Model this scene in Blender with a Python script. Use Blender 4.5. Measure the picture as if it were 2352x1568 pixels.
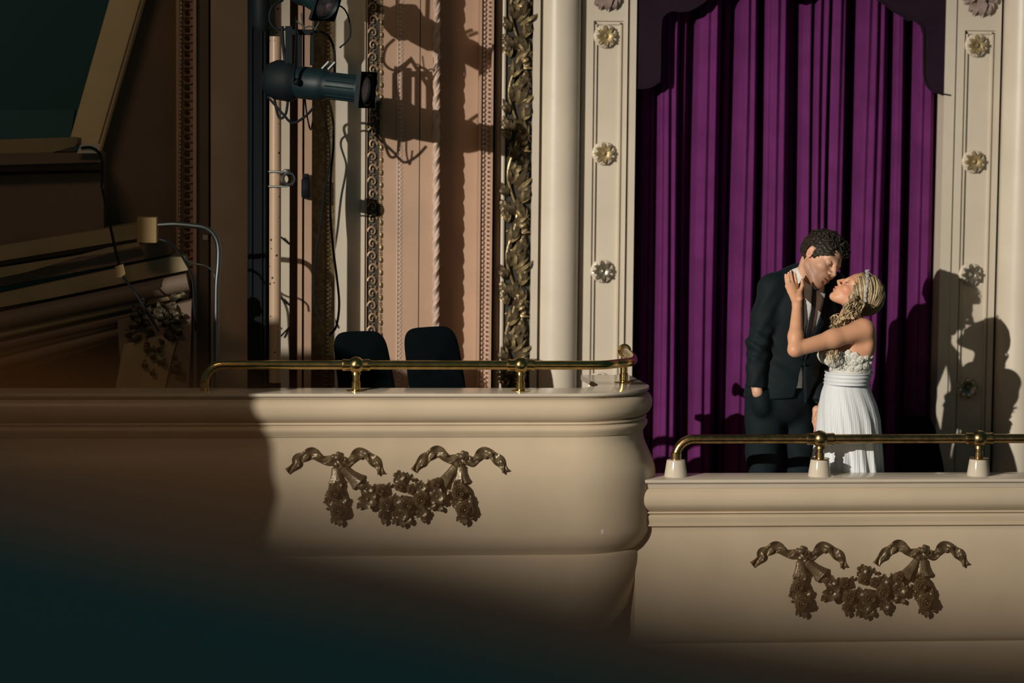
import bpy, math, random
import numpy as np
from mathutils import Matrix, Vector
random.seed(7); np.random.seed(7)
SC=bpy.context.scene
for o in list(bpy.data.objects): bpy.data.objects.remove(o)
PI=math.pi
# ------------------------------------------------------------ camera
FPX=6000.0; PITCH=math.radians(5.1); YAW=math.radians(5.2); ROLL=math.radians(0.56)
CAM=np.array([-1.14,0.0,2.36])
Fv=np.array([math.sin(YAW)*math.cos(PITCH),math.cos(YAW)*math.cos(PITCH),-math.sin(PITCH)])
R0=np.array([math.cos(YAW),-math.sin(YAW),0.0]); U0=np.cross(R0,Fv)
Rv=R0*math.cos(ROLL)+U0*math.sin(ROLL); Uv=U0*math.cos(ROLL)-R0*math.sin(ROLL)
def P(px,py,Y):
    "point of the place seen at pixel (px,py) that stands at depth Y"
    d=Fv*FPX+Rv*(px-1176)+Uv*(784-py)
    return CAM+d*((Y-CAM[1])/d[1])
def X(px,Y,py=450): return float(P(px,py,Y)[0])
def Z(py,Y,px=1176): return float(P(px,py,Y)[2])
cd=bpy.data.cameras.new('camera'); cam=bpy.data.objects.new('camera',cd); SC.collection.objects.link(cam)
cd.sensor_width=36; cd.lens=36*FPX/2352; cd.clip_start=.05; cd.clip_end=100
M=Matrix(((Rv[0],Uv[0],-Fv[0],CAM[0]),(Rv[1],Uv[1],-Fv[1],CAM[1]),(Rv[2],Uv[2],-Fv[2],CAM[2]),(0,0,0,1)))
cam.matrix_world=M; SC.camera=cam
cd.dof.use_dof=True; cd.dof.focus_distance=12.55; cd.dof.aperture_fstop=1.15
# ------------------------------------------------------------ light
W=bpy.data.worlds.new('hall_dark'); SC.world=W; W.use_nodes=True
W.node_tree.nodes['Background'].inputs[0].default_value=(.22,.62,.70,1)
W.node_tree.nodes['Background'].inputs[1].default_value=.050
YW=13.62     # front of the pilasters
pa=P(1910,527,12.6); pb=P(2215,635,YW); LD=(pb-pa)/(pb-pa)[1]
LP=pa-LD*(12.6-0.6)
def lamp(kind,name,loc,target,energy,col,**k):
    l=bpy.data.lights.new(name,kind); l.energy=energy; l.color=col
    for a,b in k.items(): setattr(l,a,b)
    o=bpy.data.objects.new(name,l); SC.collection.objects.link(o); o.location=loc
    o.rotation_euler=(Vector(target)-Vector(loc)).to_track_quat('-Z','Y').to_euler(); return o
AIM=P(1880,900,13.0)
lamp('SPOT','follow_spot',LP,AIM,11500,(1.0,.93,.82),spot_size=math.radians(25),spot_blend=1.0,shadow_soft_size=.05)
lamp('AREA','warm_hall_lamp',(-3.2,7.5,6.0),(-1,12.5,1),38,(1.0,.60,.32),shape='RECTANGLE',size=1.6,size_y=.5)
lamp('AREA','warm_hall_glow',(3.5,2.0,1.2),(0,13,1.5),17,(1.0,.66,.40),shape='RECTANGLE',size=5,size_y=3)
lamp('AREA','added_warm_fill',(-2.2,-1.6,3.6),(-.6,.9,2.0),10,(1.0,.50,.18),shape='DISK',size=.4)  # fill added behind the camera to brown the balustrade lip, no known lamp
SC.view_settings.view_transform='Standard'; SC.view_settings.look='None'
SC.view_settings.exposure=0; SC.view_settings.gamma=1; SC.view_settings.use_curve_mapping=False
# ------------------------------------------------------------ materials
def mat(name,col,rough=.6,metal=0,bump=0,bscale=60,var=0,vscale=4,spec=.5,coat=0,sheen=0,sheencol=None,attr=None,chips=0):
    m=bpy.data.materials.new(name); m.use_nodes=True; nt=m.node_tree; b=nt.nodes['Principled BSDF']
    b.inputs['Base Color'].default_value=(*col,1); b.inputs['Roughness'].default_value=rough; b.inputs['Metallic'].default_value=metal
    b.inputs['Specular IOR Level'].default_value=spec; b.inputs['Coat Weight'].default_value=coat
    if sheen:
        b.inputs['Sheen Weight'].default_value=sheen; b.inputs['Sheen Roughness'].default_value=.35
        b.inputs['Sheen Tint'].default_value=(*(sheencol or col),1)
    tc=nt.nodes.new('ShaderNodeNewGeometry')
    last=None
    if attr:
        a=nt.nodes.new('ShaderNodeVertexColor'); a.layer_name=attr; last=a.outputs[0]
    if var:
        n=nt.nodes.new('ShaderNodeTexNoise'); n.inputs['Scale'].default_value=vscale; n.inputs['Detail'].default_value=5
        nt.links.new(tc.outputs['Position'],n.inputs['Vector'])
        mr=nt.nodes.new('ShaderNodeMapRange'); mr.inputs[1].default_value=.3; mr.inputs[2].default_value=.7
        mr.inputs[3].default_value=1-var; mr.inputs[4].default_value=1+var
        nt.links.new(n.outputs[0],mr.inputs[0])
        mx=nt.nodes.new('ShaderNodeMix'); mx.data_type='RGBA'; mx.blend_type='MULTIPLY'; mx.inputs[0].default_value=1
        mx.clamp_result=False
        if last: nt.links.new(last,mx.inputs[6])
        else: mx.inputs[6].default_value=(*col,1)
        nt.links.new(mr.outputs[0],mx.inputs[7]); last=mx.outputs[2]
    if chips:
        n=nt.nodes.new('ShaderNodeTexNoise'); n.inputs['Scale'].default_value=7; n.inputs['Detail'].default_value=8; n.inputs['Roughness'].default_value=.6
        nt.links.new(tc.outputs['Position'],n.inputs['Vector'])
        cr=nt.nodes.new('ShaderNodeValToRGB'); cr.color_ramp.elements[0].position=chips; cr.color_ramp.elements[1].position=chips+.006
        nt.links.new(n.outputs[0],cr.inputs[0])
        mx=nt.nodes.new('ShaderNodeMix'); mx.data_type='RGBA'; nt.links.new(cr.outputs[0],mx.inputs[0])
        if last: nt.links.new(last,mx.inputs[6])
        else: mx.inputs[6].default_value=(*col,1)
        mx.inputs[7].default_value=(.85,.84,.80,1); last=mx.outputs[2]
    if last: nt.links.new(last,b.inputs['Base Color'])
    if bump:
        n=nt.nodes.new('ShaderNodeTexNoise'); n.inputs['Scale'].default_value=bscale; n.inputs['Detail'].default_value=4
        nt.links.new(tc.outputs['Position'],n.inputs['Vector'])
        bp=nt.nodes.new('ShaderNodeBump'); bp.inputs['Strength'].default_value=bump; bp.inputs['Distance'].default_value=.004
        nt.links.new(n.outputs[0],bp.inputs['Height']); nt.links.new(bp.outputs[0],b.inputs['Normal'])
    return m
CREAM=mat('cream_gloss_paint',(.55,.445,.315),.33,bump=.12,bscale=14,var=.07,vscale=3,spec=.4,chips=.715)
CREAMW=mat('cream_wall_paint',(.64,.565,.455),.36,bump=.15,bscale=18,var=.05,spec=.4,chips=.78)
SHELF=mat('cream_cap_gloss',(.56,.49,.39),.14,bump=.05,bscale=10,var=.05,spec=.5)
PINK=mat('salmon_wall_paint',(.50,.325,.225),.5,bump=.15,bscale=30,var=.06,spec=.3)
PINKL=mat('pale_salmon_paint',(.58,.43,.34),.5,bump=.3,bscale=60,var=.1,spec=.3)
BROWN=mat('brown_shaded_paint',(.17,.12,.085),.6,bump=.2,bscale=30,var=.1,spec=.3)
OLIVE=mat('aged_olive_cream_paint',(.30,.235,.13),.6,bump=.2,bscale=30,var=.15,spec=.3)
GOLD=mat('aged_gilding',(.40,.30,.15),.38,metal=.45,bump=.5,bscale=90,var=.35,vscale=30)
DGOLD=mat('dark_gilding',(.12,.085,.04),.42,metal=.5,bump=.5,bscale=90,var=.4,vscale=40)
BRONZE=mat('bronzed_plaster',(.135,.10,.055),.36,metal=.4,bump=.4,bscale=80,var=.35,vscale=25)
ROSE=mat('pewter_gilt',(.40,.36,.27),.25,metal=.8,bump=.3,bscale=120,var=.3,vscale=40)
MAUVE=mat('mauve_plaster',(.36,.27,.24),.4,bump=.3,bscale=60,var=.2)
BRASS=mat('polished_brass',(.58,.40,.15),.22,metal=1,bump=.15,bscale=40,var=.3,vscale=22)
BRASSD=mat('worn_brass',(.40,.27,.12),.30,metal=1,bump=.2,bscale=60,var=.35,vscale=40)
BLACK=mat('black_paint',(.005,.009,.011),.65,bump=.1,spec=.2)
BLACKM=mat('black_matte',(.010,.014,.015),.8,spec=.15)
TEALM=mat('black_enamelled_metal',(.005,.016,.019),.5,bump=.1,spec=.3,var=.2,vscale=20)
CHROME=mat('dull_chrome',(.22,.24,.24),.35,metal=1)
VELVET=mat('purple_velvet',(.118,.020,.108),.85,bump=.35,bscale=220,var=.16,vscale=6,spec=.1,sheen=.35,sheencol=(.45,.06,.40))
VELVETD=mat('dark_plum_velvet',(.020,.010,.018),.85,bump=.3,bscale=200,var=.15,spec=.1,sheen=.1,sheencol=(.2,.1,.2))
DARKV=mat('dark_void_wall',(.07,.18,.20),.9,spec=.1)
CHAIRB=mat('black_upholstery',(.0025,.0042,.005),.95,bump=.2,bscale=200,spec=.03)
PAPER=mat('white_paper',(.55,.52,.5),.7)
WOODB=mat('tan_block',(.33,.22,.09),.6)
POLEM=None
m=mat('speckled_tan_pole',(.52,.38,.26),.35,bump=.1,spec=.5)
nt=m.node_tree; b=nt.nodes['Principled BSDF']; g=nt.nodes.new('ShaderNodeNewGeometry')
v=nt.nodes.new('ShaderNodeTexVoronoi'); v.inputs['Scale'].default_value=26; nt.links.new(g.outputs['Position'],v.inputs['Vector'])
n=nt.nodes.new('ShaderNodeTexNoise'); n.inputs['Scale'].default_value=30; nt.links.new(g.outputs['Position'],n.inputs['Vector'])
ma=nt.nodes.new('ShaderNodeMath'); ma.operation='MULTIPLY_ADD'; nt.links.new(n.outputs[0],ma.inputs[0]); ma.inputs[1].default_value=.35; nt.links.new(v.outputs['Distance'],ma.inputs[2])
cr=nt.nodes.new('ShaderNodeValToRGB'); cr.color_ramp.elements[0].position=.30; cr.color_ramp.elements[0].color=(.05,.03,.02,1)
cr.color_ramp.elements[1].position=.33; cr.color_ramp.elements[1].color=(.46,.32,.21,1)
nt.links.new(ma.outputs[0],cr.inputs[0]); nt.links.new(cr.outputs[0],b.inputs['Base Color']); POLEM=m
# ------------------------------------------------------------ mesh helpers
WO={}   # world origins
class MB:
    def __init__(s): s.v=[]; s.f=[]
    def add(s,V,F):
        n=len(s.v); s.v.extend([tuple(map(float,p)) for p in V]); s.f.extend([tuple(i+n for i in f) for f in F]); return s
    def box(s,x0,x1,y0,y1,z0,z1,bev=0):
        if bev:
            b=bev; V=[];F=[]
            ring=lambda a,c,z:[(x0+a,y0+c,z),(x1-a,y0+c,z),(x1-c,y0+a,z),(x1-c,y1-a,z),(x1-a,y1-c,z),(x0+a,y1-c,z),(x0+c,y1-a,z),(x0+c,y0+a,z)]
            def rg(i,z): # octagonal ring inset i
                return [(x0+b+i,y0+i,z),(x1-b-i,y0+i,z),(x1-i,y0+b+i,z),(x1-i,y1-b-i,z),(x1-b-i,y1-i,z),(x0+b+i,y1-i,z),(x0+i,y1-b-i,z),(x0+i,y0+b+i,z)]
            R=[rg(b*.7,z0),rg(0,z0+b),rg(0,z1-b),rg(b*.7,z1)]
            for r in R: V+=r
            for k in range(3):
                for i in range(8): j=(i+1)%8; F.append((k*8+i,k*8+j,(k+1)*8+j,(k+1)*8+i))
            F.append(tuple(range(7,-1,-1))); F.append(tuple(range(24,32))); return s.add(V,F)
        V=[(x,y,z) for z in (z0,z1) for y in (y0,y1) for x in (x0,x1)]
        return s.add(V,[(0,2,3,1),(4,5,7,6),(0,1,5,4),(2,6,7,3),(0,4,6,2),(1,3,7,5)])
    def prism(s,pts,Y,dep):
        "pts: world points on plane Y going round; extruded back"
        n=len(pts); V=[(p[0],Y,p[2]) for p in pts]+[(p[0],Y+dep,p[2]) for p in pts]
        F=[tuple(range(n)),tuple(range(2*n-1,n-1,-1))]+[(i,i+n,(i+1)%n+n,(i+1)%n) for i in range(n)]
        return s.add(V,F)
    def tube(s,pts,r,n=10,cap=True,flat=None,up=None):
        pts=[np.array(p,float) for p in pts]; m=len(pts); r=[r]*m if np.isscalar(r) else r
        T=[]
        for i in range(m):
            t=pts[min(i+1,m-1)]-pts[max(i-1,0)]; T.append(t/(np.linalg.norm(t)+1e-9))
        u=np.array(up if up is not None else ((0,0,1) if abs(T[0][2])<.9 else (1,0,0)),float); V=[]
        for i in range(m):
            u=u-T[i]*np.dot(u,T[i]); u/=np.linalg.norm(u)+1e-9; w=np.cross(T[i],u)
            fl=1 if flat is None else flat
            for k in range(n):
                a=2*PI*k/n; V.append(pts[i]+r[i]*(math.cos(a)*u*fl+math.sin(a)*w))
        F=[]
        for i in range(m-1):
            for k in range(n): l=(k+1)%n; F.append((i*n+k,i*n+l,(i+1)*n+l,(i+1)*n+k))
        if cap: F.append(tuple(range(n-1,-1,-1))); F.append(tuple(range((m-1)*n,m*n)))
        return s.add(V,F)
    def lathe(s,prof,c,axis=(0,0,1),n=24,cap=True):
        "prof: (r,h) along axis from c"
        ax=np.array(axis,float); ax/=np.linalg.norm(ax)
        u=np.cross(ax,(0,0,1) if abs(ax[2])<.9 else (1,0,0)); u/=np.linalg.norm(u); w=np.cross(ax,u); c=np.array(c,float)
        V=[c+ax*h+r*(math.cos(2*PI*k/n)*u+math.sin(2*PI*k/n)*w) for r,h in prof for k in range(n)]
        F=[(i*n+k,i*n+(k+1)%n,(i+1)*n+(k+1)%n,(i+1)*n+k) for i in range(len(prof)-1) for k in range(n)]
        if cap: F.append(tuple(range(n-1,-1,-1))); F.append(tuple(range((len(prof)-1)*n,len(prof)*n)))
        return s.add(V,F)
    def ball(s,c,r,n=12,m=8,sc=(1,1,1)):
        V=[];F=[]
        for i in range(m+1):
            t=PI*i/m
            for k in range(n):
                a=2*PI*k/n; V.append((c[0]+r*sc[0]*math.sin(t)*math.cos(a),c[1]+r*sc[1]*math.sin(t)*math.sin(a),c[2]-r*sc[2]*math.cos(t)))
        for i in range(m):
            for k in range(n): F.append((i*n+k,i*n+(k+1)%n,(i+1)*n+(k+1)%n,(i+1)*n+k))
        return s.add(V,F)
    def sweep(s,prof,path):
        "prof: closed loop of (off,z); path: list of (x,y,nx,ny)"
        n=len(prof); m=len(path)
        V=[(x+nx*o,y+ny*o,z) for (x,y,nx,ny) in path for (o,z) in prof]
        F=[(i*n+k,(i+1)*n+k,(i+1)*n+(k+1)%n,i*n+(k+1)%n) for i in range(m-1) for k in range(n)]
        F.append(tuple(range(n))); F.append(tuple(range((m-1)*n+n-1,(m-1)*n-1,-1)))
        return s.add(V,F)
    def mesh(s,name,m,org,smooth=True,ang=40):
        me=bpy.data.meshes.new(name)
        V=np.array(s.v)-np.array(org); me.from_pydata(V.tolist(),[],s.f); me.validate(); me.materials.append(m)
        import bmesh
        bm=bmesh.new(); bm.from_mesh(me); bmesh.ops.recalc_face_normals(bm,faces=bm.faces)
        for f in bm.faces: f.smooth=smooth
        if smooth:
            ca=math.radians(ang)
            for e in bm.edges:
                if len(e.link_faces)==2 and e.calc_face_angle(0)>ca: e.smooth=False
        bm.to_mesh(me); bm.free(); return me
    def build(s,name,m,parent=None,smooth=True,ang=40,org=None):
        if org is None:
            A=np.array(s.v); org=(A.min(0)+A.max(0))/2; org[2]=A[:,2].min() if parent is None else org[2]
        me=s.mesh(name,m,org,smooth,ang); return link(name,me,org,parent)
def link(name,data,org,parent=None):
    o=bpy.data.objects.new(name,data); SC.collection.objects.link(o)
    org=np.array(org,float); WO[o.name]=org; o.location=org
    if parent is not None: o.parent=parent; o.location=org-WO[parent.name]
    return o
def empty(name,org,label,cat,group=None):
    o=link(name,None,org); return tag(o,label,cat,group)
def tag(o,label=None,cat=None,group=None,kind=None):
    if label: o['label']=label
    if cat: o['category']=cat
    if group: o['group']=group
    if kind: o['kind']=kind
    return o
def struct(o,label,cat): return tag(o,label,cat,None,'structure')
def place(name,me,org,parent,rot=None,scale=None):
    "linked copy of a shared mesh as a part"
    o=link(name,me,org,parent)
    if rot is not None: o.rotation_euler=rot.to_euler() if hasattr(rot,'to_euler') else rot
    if scale is not None: o.scale=scale if hasattr(scale,'__len__') else (scale,)*3
    return o
def wallrot(a,tilt=0,lean=0):
    "local x -> direction a in the wall plane, local z -> out of the wall (-Y)"
    B=Matrix(((math.cos(a),-math.sin(a),0),(0,0,-1),(math.sin(a),math.cos(a),0)))
    return B@Matrix.Rotation(tilt,3,'Y')@Matrix.Rotation(lean,3,'X')
def spline(pts,n=8):
    pts=[np.array(p,float) for p in pts]; out=[]
    for i in range(len(pts)-1):
        p0=pts[max(i-1,0)];p1=pts[i];p2=pts[i+1];p3=pts[min(i+2,len(pts)-1)]
        for k in range(n):
            t=k/n; out.append(.5*((2*p1)+(-p0+p2)*t+(2*p0-5*p1+4*p2-p3)*t*t+(-p0+3*p1-3*p2+p3)*t**3))
    out.append(pts[-1]); return out
def PX(pts,Y,n=6):
    return spline([P(*p,Y) if len(p)==2 else P(*p) for p in pts],n)
# ------------------------------------------------------------ ornament shapes (local: x along, y across, z out)
def leaf_mesh(name,m,L=1,Wd=.4,arch=.25,curl=.3,lobes=0,th=.05):
    b=MB(); nu,nv=9,5; top=[]
    for i in range(nu):
        u=i/(nu-1); w=Wd*.5*(math.sin(PI*min(1,u*.93+.07))**.7)*(1+.22*lobes*math.sin(u*PI*5)**2)
        zc=arch*math.sin(PI*u*.85)-curl*max(0,u-.7)**2*4
        for j in range(nv):
            q=(j/(nv-1))*2-1; top.append((L*u,w*q,zc*(1-.0*q)+ (abs(q)*.35-.35*q*q*.6)*Wd*.35))
    V=top+[(x,y,z-th) for x,y,z in top]; N=nu*nv; F=[]
    for i in range(nu-1):
        for j in range(nv-1):
            a=i*nv+j; F.append((a,a+nv,a+nv+1,a+1)); F.append((a+N,a+1+N,a+nv+1+N,a+nv+N))
    bd=[i*nv for i in range(nu)]+[(nu-1)*nv+j for j in range(1,nv)]+[i*nv+nv-1 for i in range(nu-2,-1,-1)]+[j for j in range(nv-2,0,-1)]
    for i in range(len(bd)): a,c=bd[i],bd[(i+1)%len(bd)]; F.append((a,c,c+N,a+N))
    b.add(V,F); return b.mesh(name,m,(0,0,0))
def rose_mesh(name,m,seed=0,rings=3):
    "unit-radius open rose, z out"
    b=MB(); rnd=random.Random(seed)
    for r in range(rings):
        R=1.0-.28*r; n=6-r; h=.25+.22*r
        for k in range(n):
            a0=2*PI*k/n+r*.6+rnd.uniform(-.2,.2); V=[]; F=[]
            for i in range(4):
                t=i/3; rr=R*(.35+.65*t); zz=h*(.4+.9*math.sin(t*PI*.7))-(.22 if i==3 else 0)
                for j in range(5):
                    a=a0+(j/4-.5)*2*PI/n*1.35; ru=rr*(1-.18*(2*(j/4)-1)**2 if i==3 else 1)
                    V.append((ru*math.cos(a),ru*math.sin(a),zz+.05*math.sin(j*2.)))
            for i in range(3):
                for j in range(4): q=i*5+j; F.append((q,q+1,q+6,q+5))
            NV=len(V); V+=[(x*.97,y*.97,z-.12) for x,y,z in V]; F+=[(c+NV,b_+NV,a_+NV,d+NV) for (a_,b_,c,d) in [(f[1],f[2],f[0],f[3]) for f in F]] if False else []
            b.add(V[:NV],F)
    b.ball((0,0,.45),.26,8,6); b.lathe([(.75,-.1),(.7,.2),(.3,.3)],(0,0,0),(0,0,1),10)
    me=b.mesh(name,m,(0,0,0)); return me
def daisy_mesh(name,m,n=5):
    b=MB()
    for k in range(n):
        a=2*PI*k/n; V=[];F=[]
        for i in range(5):
            t=i/4; rr=.15+.85*t; w=.42*math.sin(PI*(.12+.8*t))**.7; z=.18+.28*math.sin(t*PI*.8)
            for j in range(4):
                q=j/3*2-1; V.append((rr*math.cos(a)-w*q*math.sin(a),rr*math.sin(a)+w*q*math.cos(a),z+.12*abs(q)))
        for i in range(4):
            for j in range(3): q=i*4+j; F.append((q,q+1,q+5,q+4))
        b.add(V,F)
    b.ball((0,0,.3),.22,8,6); b.lathe([(.5,-.1),(.4,.25)],(0,0,0),(0,0,1),8); return b.mesh(name,m,(0,0,0))
def bell_mesh(name,m):
    "x along from 0 to 1, fluted flaring bell"
    b=MB(); V=[];F=[]; n=20; prof=[(.10,0),(.16,.06),(.11,.14),(.20,.2),(.24,.5),(.33,.8),(.42,.97),(.36,1.0),(.2,.9)]
    for r,h in prof:
        for k in range(n):
            a=2*PI*k/n; rr=r*(1+.10*math.cos(a*5)*min(1,h*1.4)); V.append((h,rr*math.cos(a),max(-.02,rr*math.sin(a)*.9+.05)))
    for i in range(len(prof)-1):
        for k in range(n): l=(k+1)%n; F.append((i*n+k,i*n+l,(i+1)*n+l,(i+1)*n+k))
    b.add(V,F); return b.mesh(name,m,(0,0,0))
RECESS_SHADE=mat('recess_shade',(.035,.030,.022),.6,bump=.3)  # shade between the ornaments put into the colour of their beds
SCROLL=mat('worn_pink_gilt',(.36,.24,.14),.42,metal=.25,bump=.4,bscale=90,var=.3,vscale=50)
WALLD=mat('dull_taupe_paint',(.50,.40,.30),.55,bump=.2,bscale=30,var=.08)
# ============================================================ setting
ZB,ZT=-.7,4.3
def strip(p0,p1,Y,m,name,label,cat='wall',back=.5,z0=ZB,z1=ZT,bev=0.0):
    b=MB(); b.box(X(p0,Y),X(p1,Y),Y,Y+back,z0,z1); o=b.build(name,m,smooth=False); return struct(o,label,cat)
FL=.43   # left box floor
o=MB().box(-5.2,X(1425,12.4),12.26,14.6,FL-.2,FL).build('floor',BROWN,smooth=False); struct(o,'raised dark floor of the left balcony box behind its parapet','floor')
o=MB().box(X(1425,12.4),4.5,12.45,14.6,-.2,0).build('floor',BROWN,smooth=False); struct(o,'lower dark floor of the right balcony box under the couple','floor')
o=MB().box(-7,6,-3.5,14.6,-3.0,-2.8).build('floor',BLACKM,smooth=False); struct(o,'dark auditorium floor far below the boxes','floor')
o=MB().box(-10,9,14.95,15.1,-2.8,7.5).build('wall_back',DARKV,smooth=False); struct(o,'dark wall behind the curtain and the openings','wall')
o=MB().box(-10,9,12.62,12.8,-2.8,-.55).build('wall_front',OLIVE,smooth=False); struct(o,'dark wall carrying the balcony boxes from below','wall')
# left dark wall with slanted opening
b=MB(); Y=YW+.05
b.prism([P(*p,Y) for p in [(488,-560),(488,-559),(405,-60),(405,1000),(-900,1000),(-900,345),(232,345)]],Y,.3)
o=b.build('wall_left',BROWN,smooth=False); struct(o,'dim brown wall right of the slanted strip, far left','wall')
def rel(name,label,segs):
    root=None
    for i,(p0,p1,Y,m,pn) in enumerate(segs):
        b=MB(); b.box(X(p0,Y),X(p1,Y),Y,Y+.45,ZB,ZT)
        if root is None: root=b.build(name,m,smooth=False); struct(root,label,'wall')
        else: b.build(pn,m,root,smooth=False)
    return root
tr1=rel('trim_1','dim vertical egg moulding strip with thin gold bead, far left wall',[(405,413,YW-.08,PINK,'fillet'),(413,444,YW,PINK,'bed'),(444,451,YW-.09,PINKL,'fillet')])
egg=MB(); egg.ball((0,0,0),1,10,6,(.55,1,.42)); eggm=egg.mesh('egg',DGOLD,(0,0,0)); 
eggp=MB(); eggp.box(-1,1,-.3,.3,-.3,.3,bev=.15); eggpm=eggp.mesh('egg_block',PINK,(0,0,0))
k=0
for i in range(34):
    y=-8+19.0*i
    if y>600: break
    c=P(430,y,YW-.01); place('egg',eggm,c,tr1,wallrot(0),(.024,.0125,.03))
    c=P(430,y+9.5,YW); place('dart',eggpm,c,tr1,wallrot(0),(.028,.010,.05))
b=MB(); b.tube([P(416,-40,YW-.10),P(411,600,YW-.10)],.0045,6)
for i in range(64): b.ball(P(416-5*i/64.,-20+9.7*i,YW-.105),.008,6,4)
tag(b.build('bead_string',GOLD,tr1),None,None,None,'stuff')
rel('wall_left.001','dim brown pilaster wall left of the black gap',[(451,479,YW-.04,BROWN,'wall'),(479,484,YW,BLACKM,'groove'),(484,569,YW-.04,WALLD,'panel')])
o=MB().box(X(569,YW+.7),X(650,YW+.7),YW+.7,YW+.9,ZB,ZT).build('wall_left.002',DARKV,smooth=False); struct(o,'black recess behind the speckled pole','wall')
# strips right of the pole
tr2=rel('trim_2','stepped cream and salmon strips just right of the pole',[(645,665,YW-.13,CREAMW,'panel'),(665,684,YW+.04,BROWN,'recess'),(684,694,YW-.14,PINK,'fillet'),(694,699,YW-.04,BLACKM,'groove'),(699,716,YW-.14,PINK,'fillet')])
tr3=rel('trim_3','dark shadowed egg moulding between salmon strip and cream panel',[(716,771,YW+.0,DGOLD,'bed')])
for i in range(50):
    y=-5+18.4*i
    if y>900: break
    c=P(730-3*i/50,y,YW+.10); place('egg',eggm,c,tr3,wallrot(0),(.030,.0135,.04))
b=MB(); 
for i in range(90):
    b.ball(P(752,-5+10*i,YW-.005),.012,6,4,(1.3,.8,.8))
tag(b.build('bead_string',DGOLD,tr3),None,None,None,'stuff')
wp=rel('wall_back.001','salmon panelled wall behind the left box, with gilded bands',[(771,829,YW-.20,CREAMW,'panel'),(829,838,YW-.212,CREAMW,'fillet'),(838,843,YW-.20,PINK,'panel'),(843,871,YW-.175,RECESS_SHADE,'bed'),(871,881,YW-.20,PINK,'panel'),(881,962,YW-.20,PINK,'panel'),(962,964,YW-.185,BLACKM,'groove'),(964,1001,YW-.20,PINK,'panel')])
# side face of the salmon panel
# guilloche band: scroll motifs
gb=MB()
def gscroll(s=1):
    b=MB(); pts=[]
    for i in range(22):
        t=i/21; a=t*PI*1.75; r=1-.72*t; pts.append((s*(r*math.cos(a))*.9,r*math.sin(a),.18+.25*t))
    b.tube(pts,[.20-.06*i/21 for i in range(22)],6); b.ball((s*.1,.05,.45),.22,6,4)
    for a in (.3,1.0,1.7): b.tube([(s*math.cos(a)*.9,math.sin(a),.15),(s*math.cos(a)*1.35,math.sin(a)*1.3,.35),(s*math.cos(a+.3)*1.45,math.sin(a+.3)*1.4,.1)],[.15,.13,.06],5)
    return b.mesh('scroll',GOLD,(0,0,0))
GOLD_,GOLD=GOLD,SCROLL
gs=[gscroll(1),gscroll(-1)]; GOLD=GOLD_
tr4=MB().box(X(843.5,YW-.19),X(871,YW-.19),YW-.187,YW-.16,ZB,ZT).build('trim_4',RECESS_SHADE,smooth=False); struct(tr4,'gilded scroll band running up the salmon wall','trim')
for i in range(34):
    y=-10+28.5*i
    if y>900: break
    c=P(857-3*y/900.,y,YW-.190); place('scroll',gs[i%2],c,tr4,wallrot(0 if i%2 else PI*.0),(.0265,.030,.020))
b=MB(); lb=MB(); lb.ball((0,0,0),1,8,6,(.5,1,.5)); lbm=lb.mesh('bead',GOLD,(0,0,0)); rb=MB(); rb.ball((0,0,0),1,8,4,(1,.3,1)); rbm=rb.mesh('bead_ring',GOLD,(0,0,0))
for i in range(34):
    y=-6+28.7*i
    if y>900: break
    xx=876-3*y/900.
    place('bead',lbm,P(xx,y,YW-.205),tr4,wallrot(0),(.019,.019,.02))
    for q in (11,14.5,18): place('bead_ring',rbm,P(xx,y+q,YW-.203),tr4,wallrot(0),(.0095,.009,.009))
# small scallop band
b=MB(); b.tube([P(915,-30,YW-.205),P(911,905,YW-.205)],.0045,6)
i=0; y=-12
while y<900:
    xx=920-5*y/900.; b.ball(P(xx,y,YW-.20),.0115,8,4,(1.25,.55,.95)); b.ball(P(xx+5,y+5,YW-.20),.006,6,4); y+=10.05; i+=1
o=b.build('trim_5',PINKL); o['kind']='structure'; tag(o,'fine scalloped salmon moulding between gilded band and groove','trim')
# rope edge with twist
def rope(name,p0,p1,Y,r,period,m):
    A=P(*p0,Y); B=P(*p1,Y); L=np.linalg.norm(B-A); nz=int(L/(period/24)); n=24; V=[];F=[]
    for i in range(nz+1):
        c=A+(B-A)*i/nz; ph=i/nz*L/period*2*PI
        for k in range(n):
            a=2*PI*k/n; lob=.50+.62*abs(math.cos(a+ph))**.8
            ex=1+.12*math.sin((a+ph)*6)
            V.append((c[0]+r*lob*ex*math.cos(a),c[1]+r*lob*ex*math.sin(a),c[2]))
    for i in range(nz):
        for k in range(n): l=(k+1)%n; F.append((i*n+k,i*n+l,(i+1)*n+l,(i+1)*n+k))
    return MB().add(V,F).build(name,m)
o=rope('trim_6',(1003,-60),(1000,930),YW-.21,.0175,.164,PINKL); struct(o,'twisted rope moulding on the edge of the salmon wall','trim')
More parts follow.
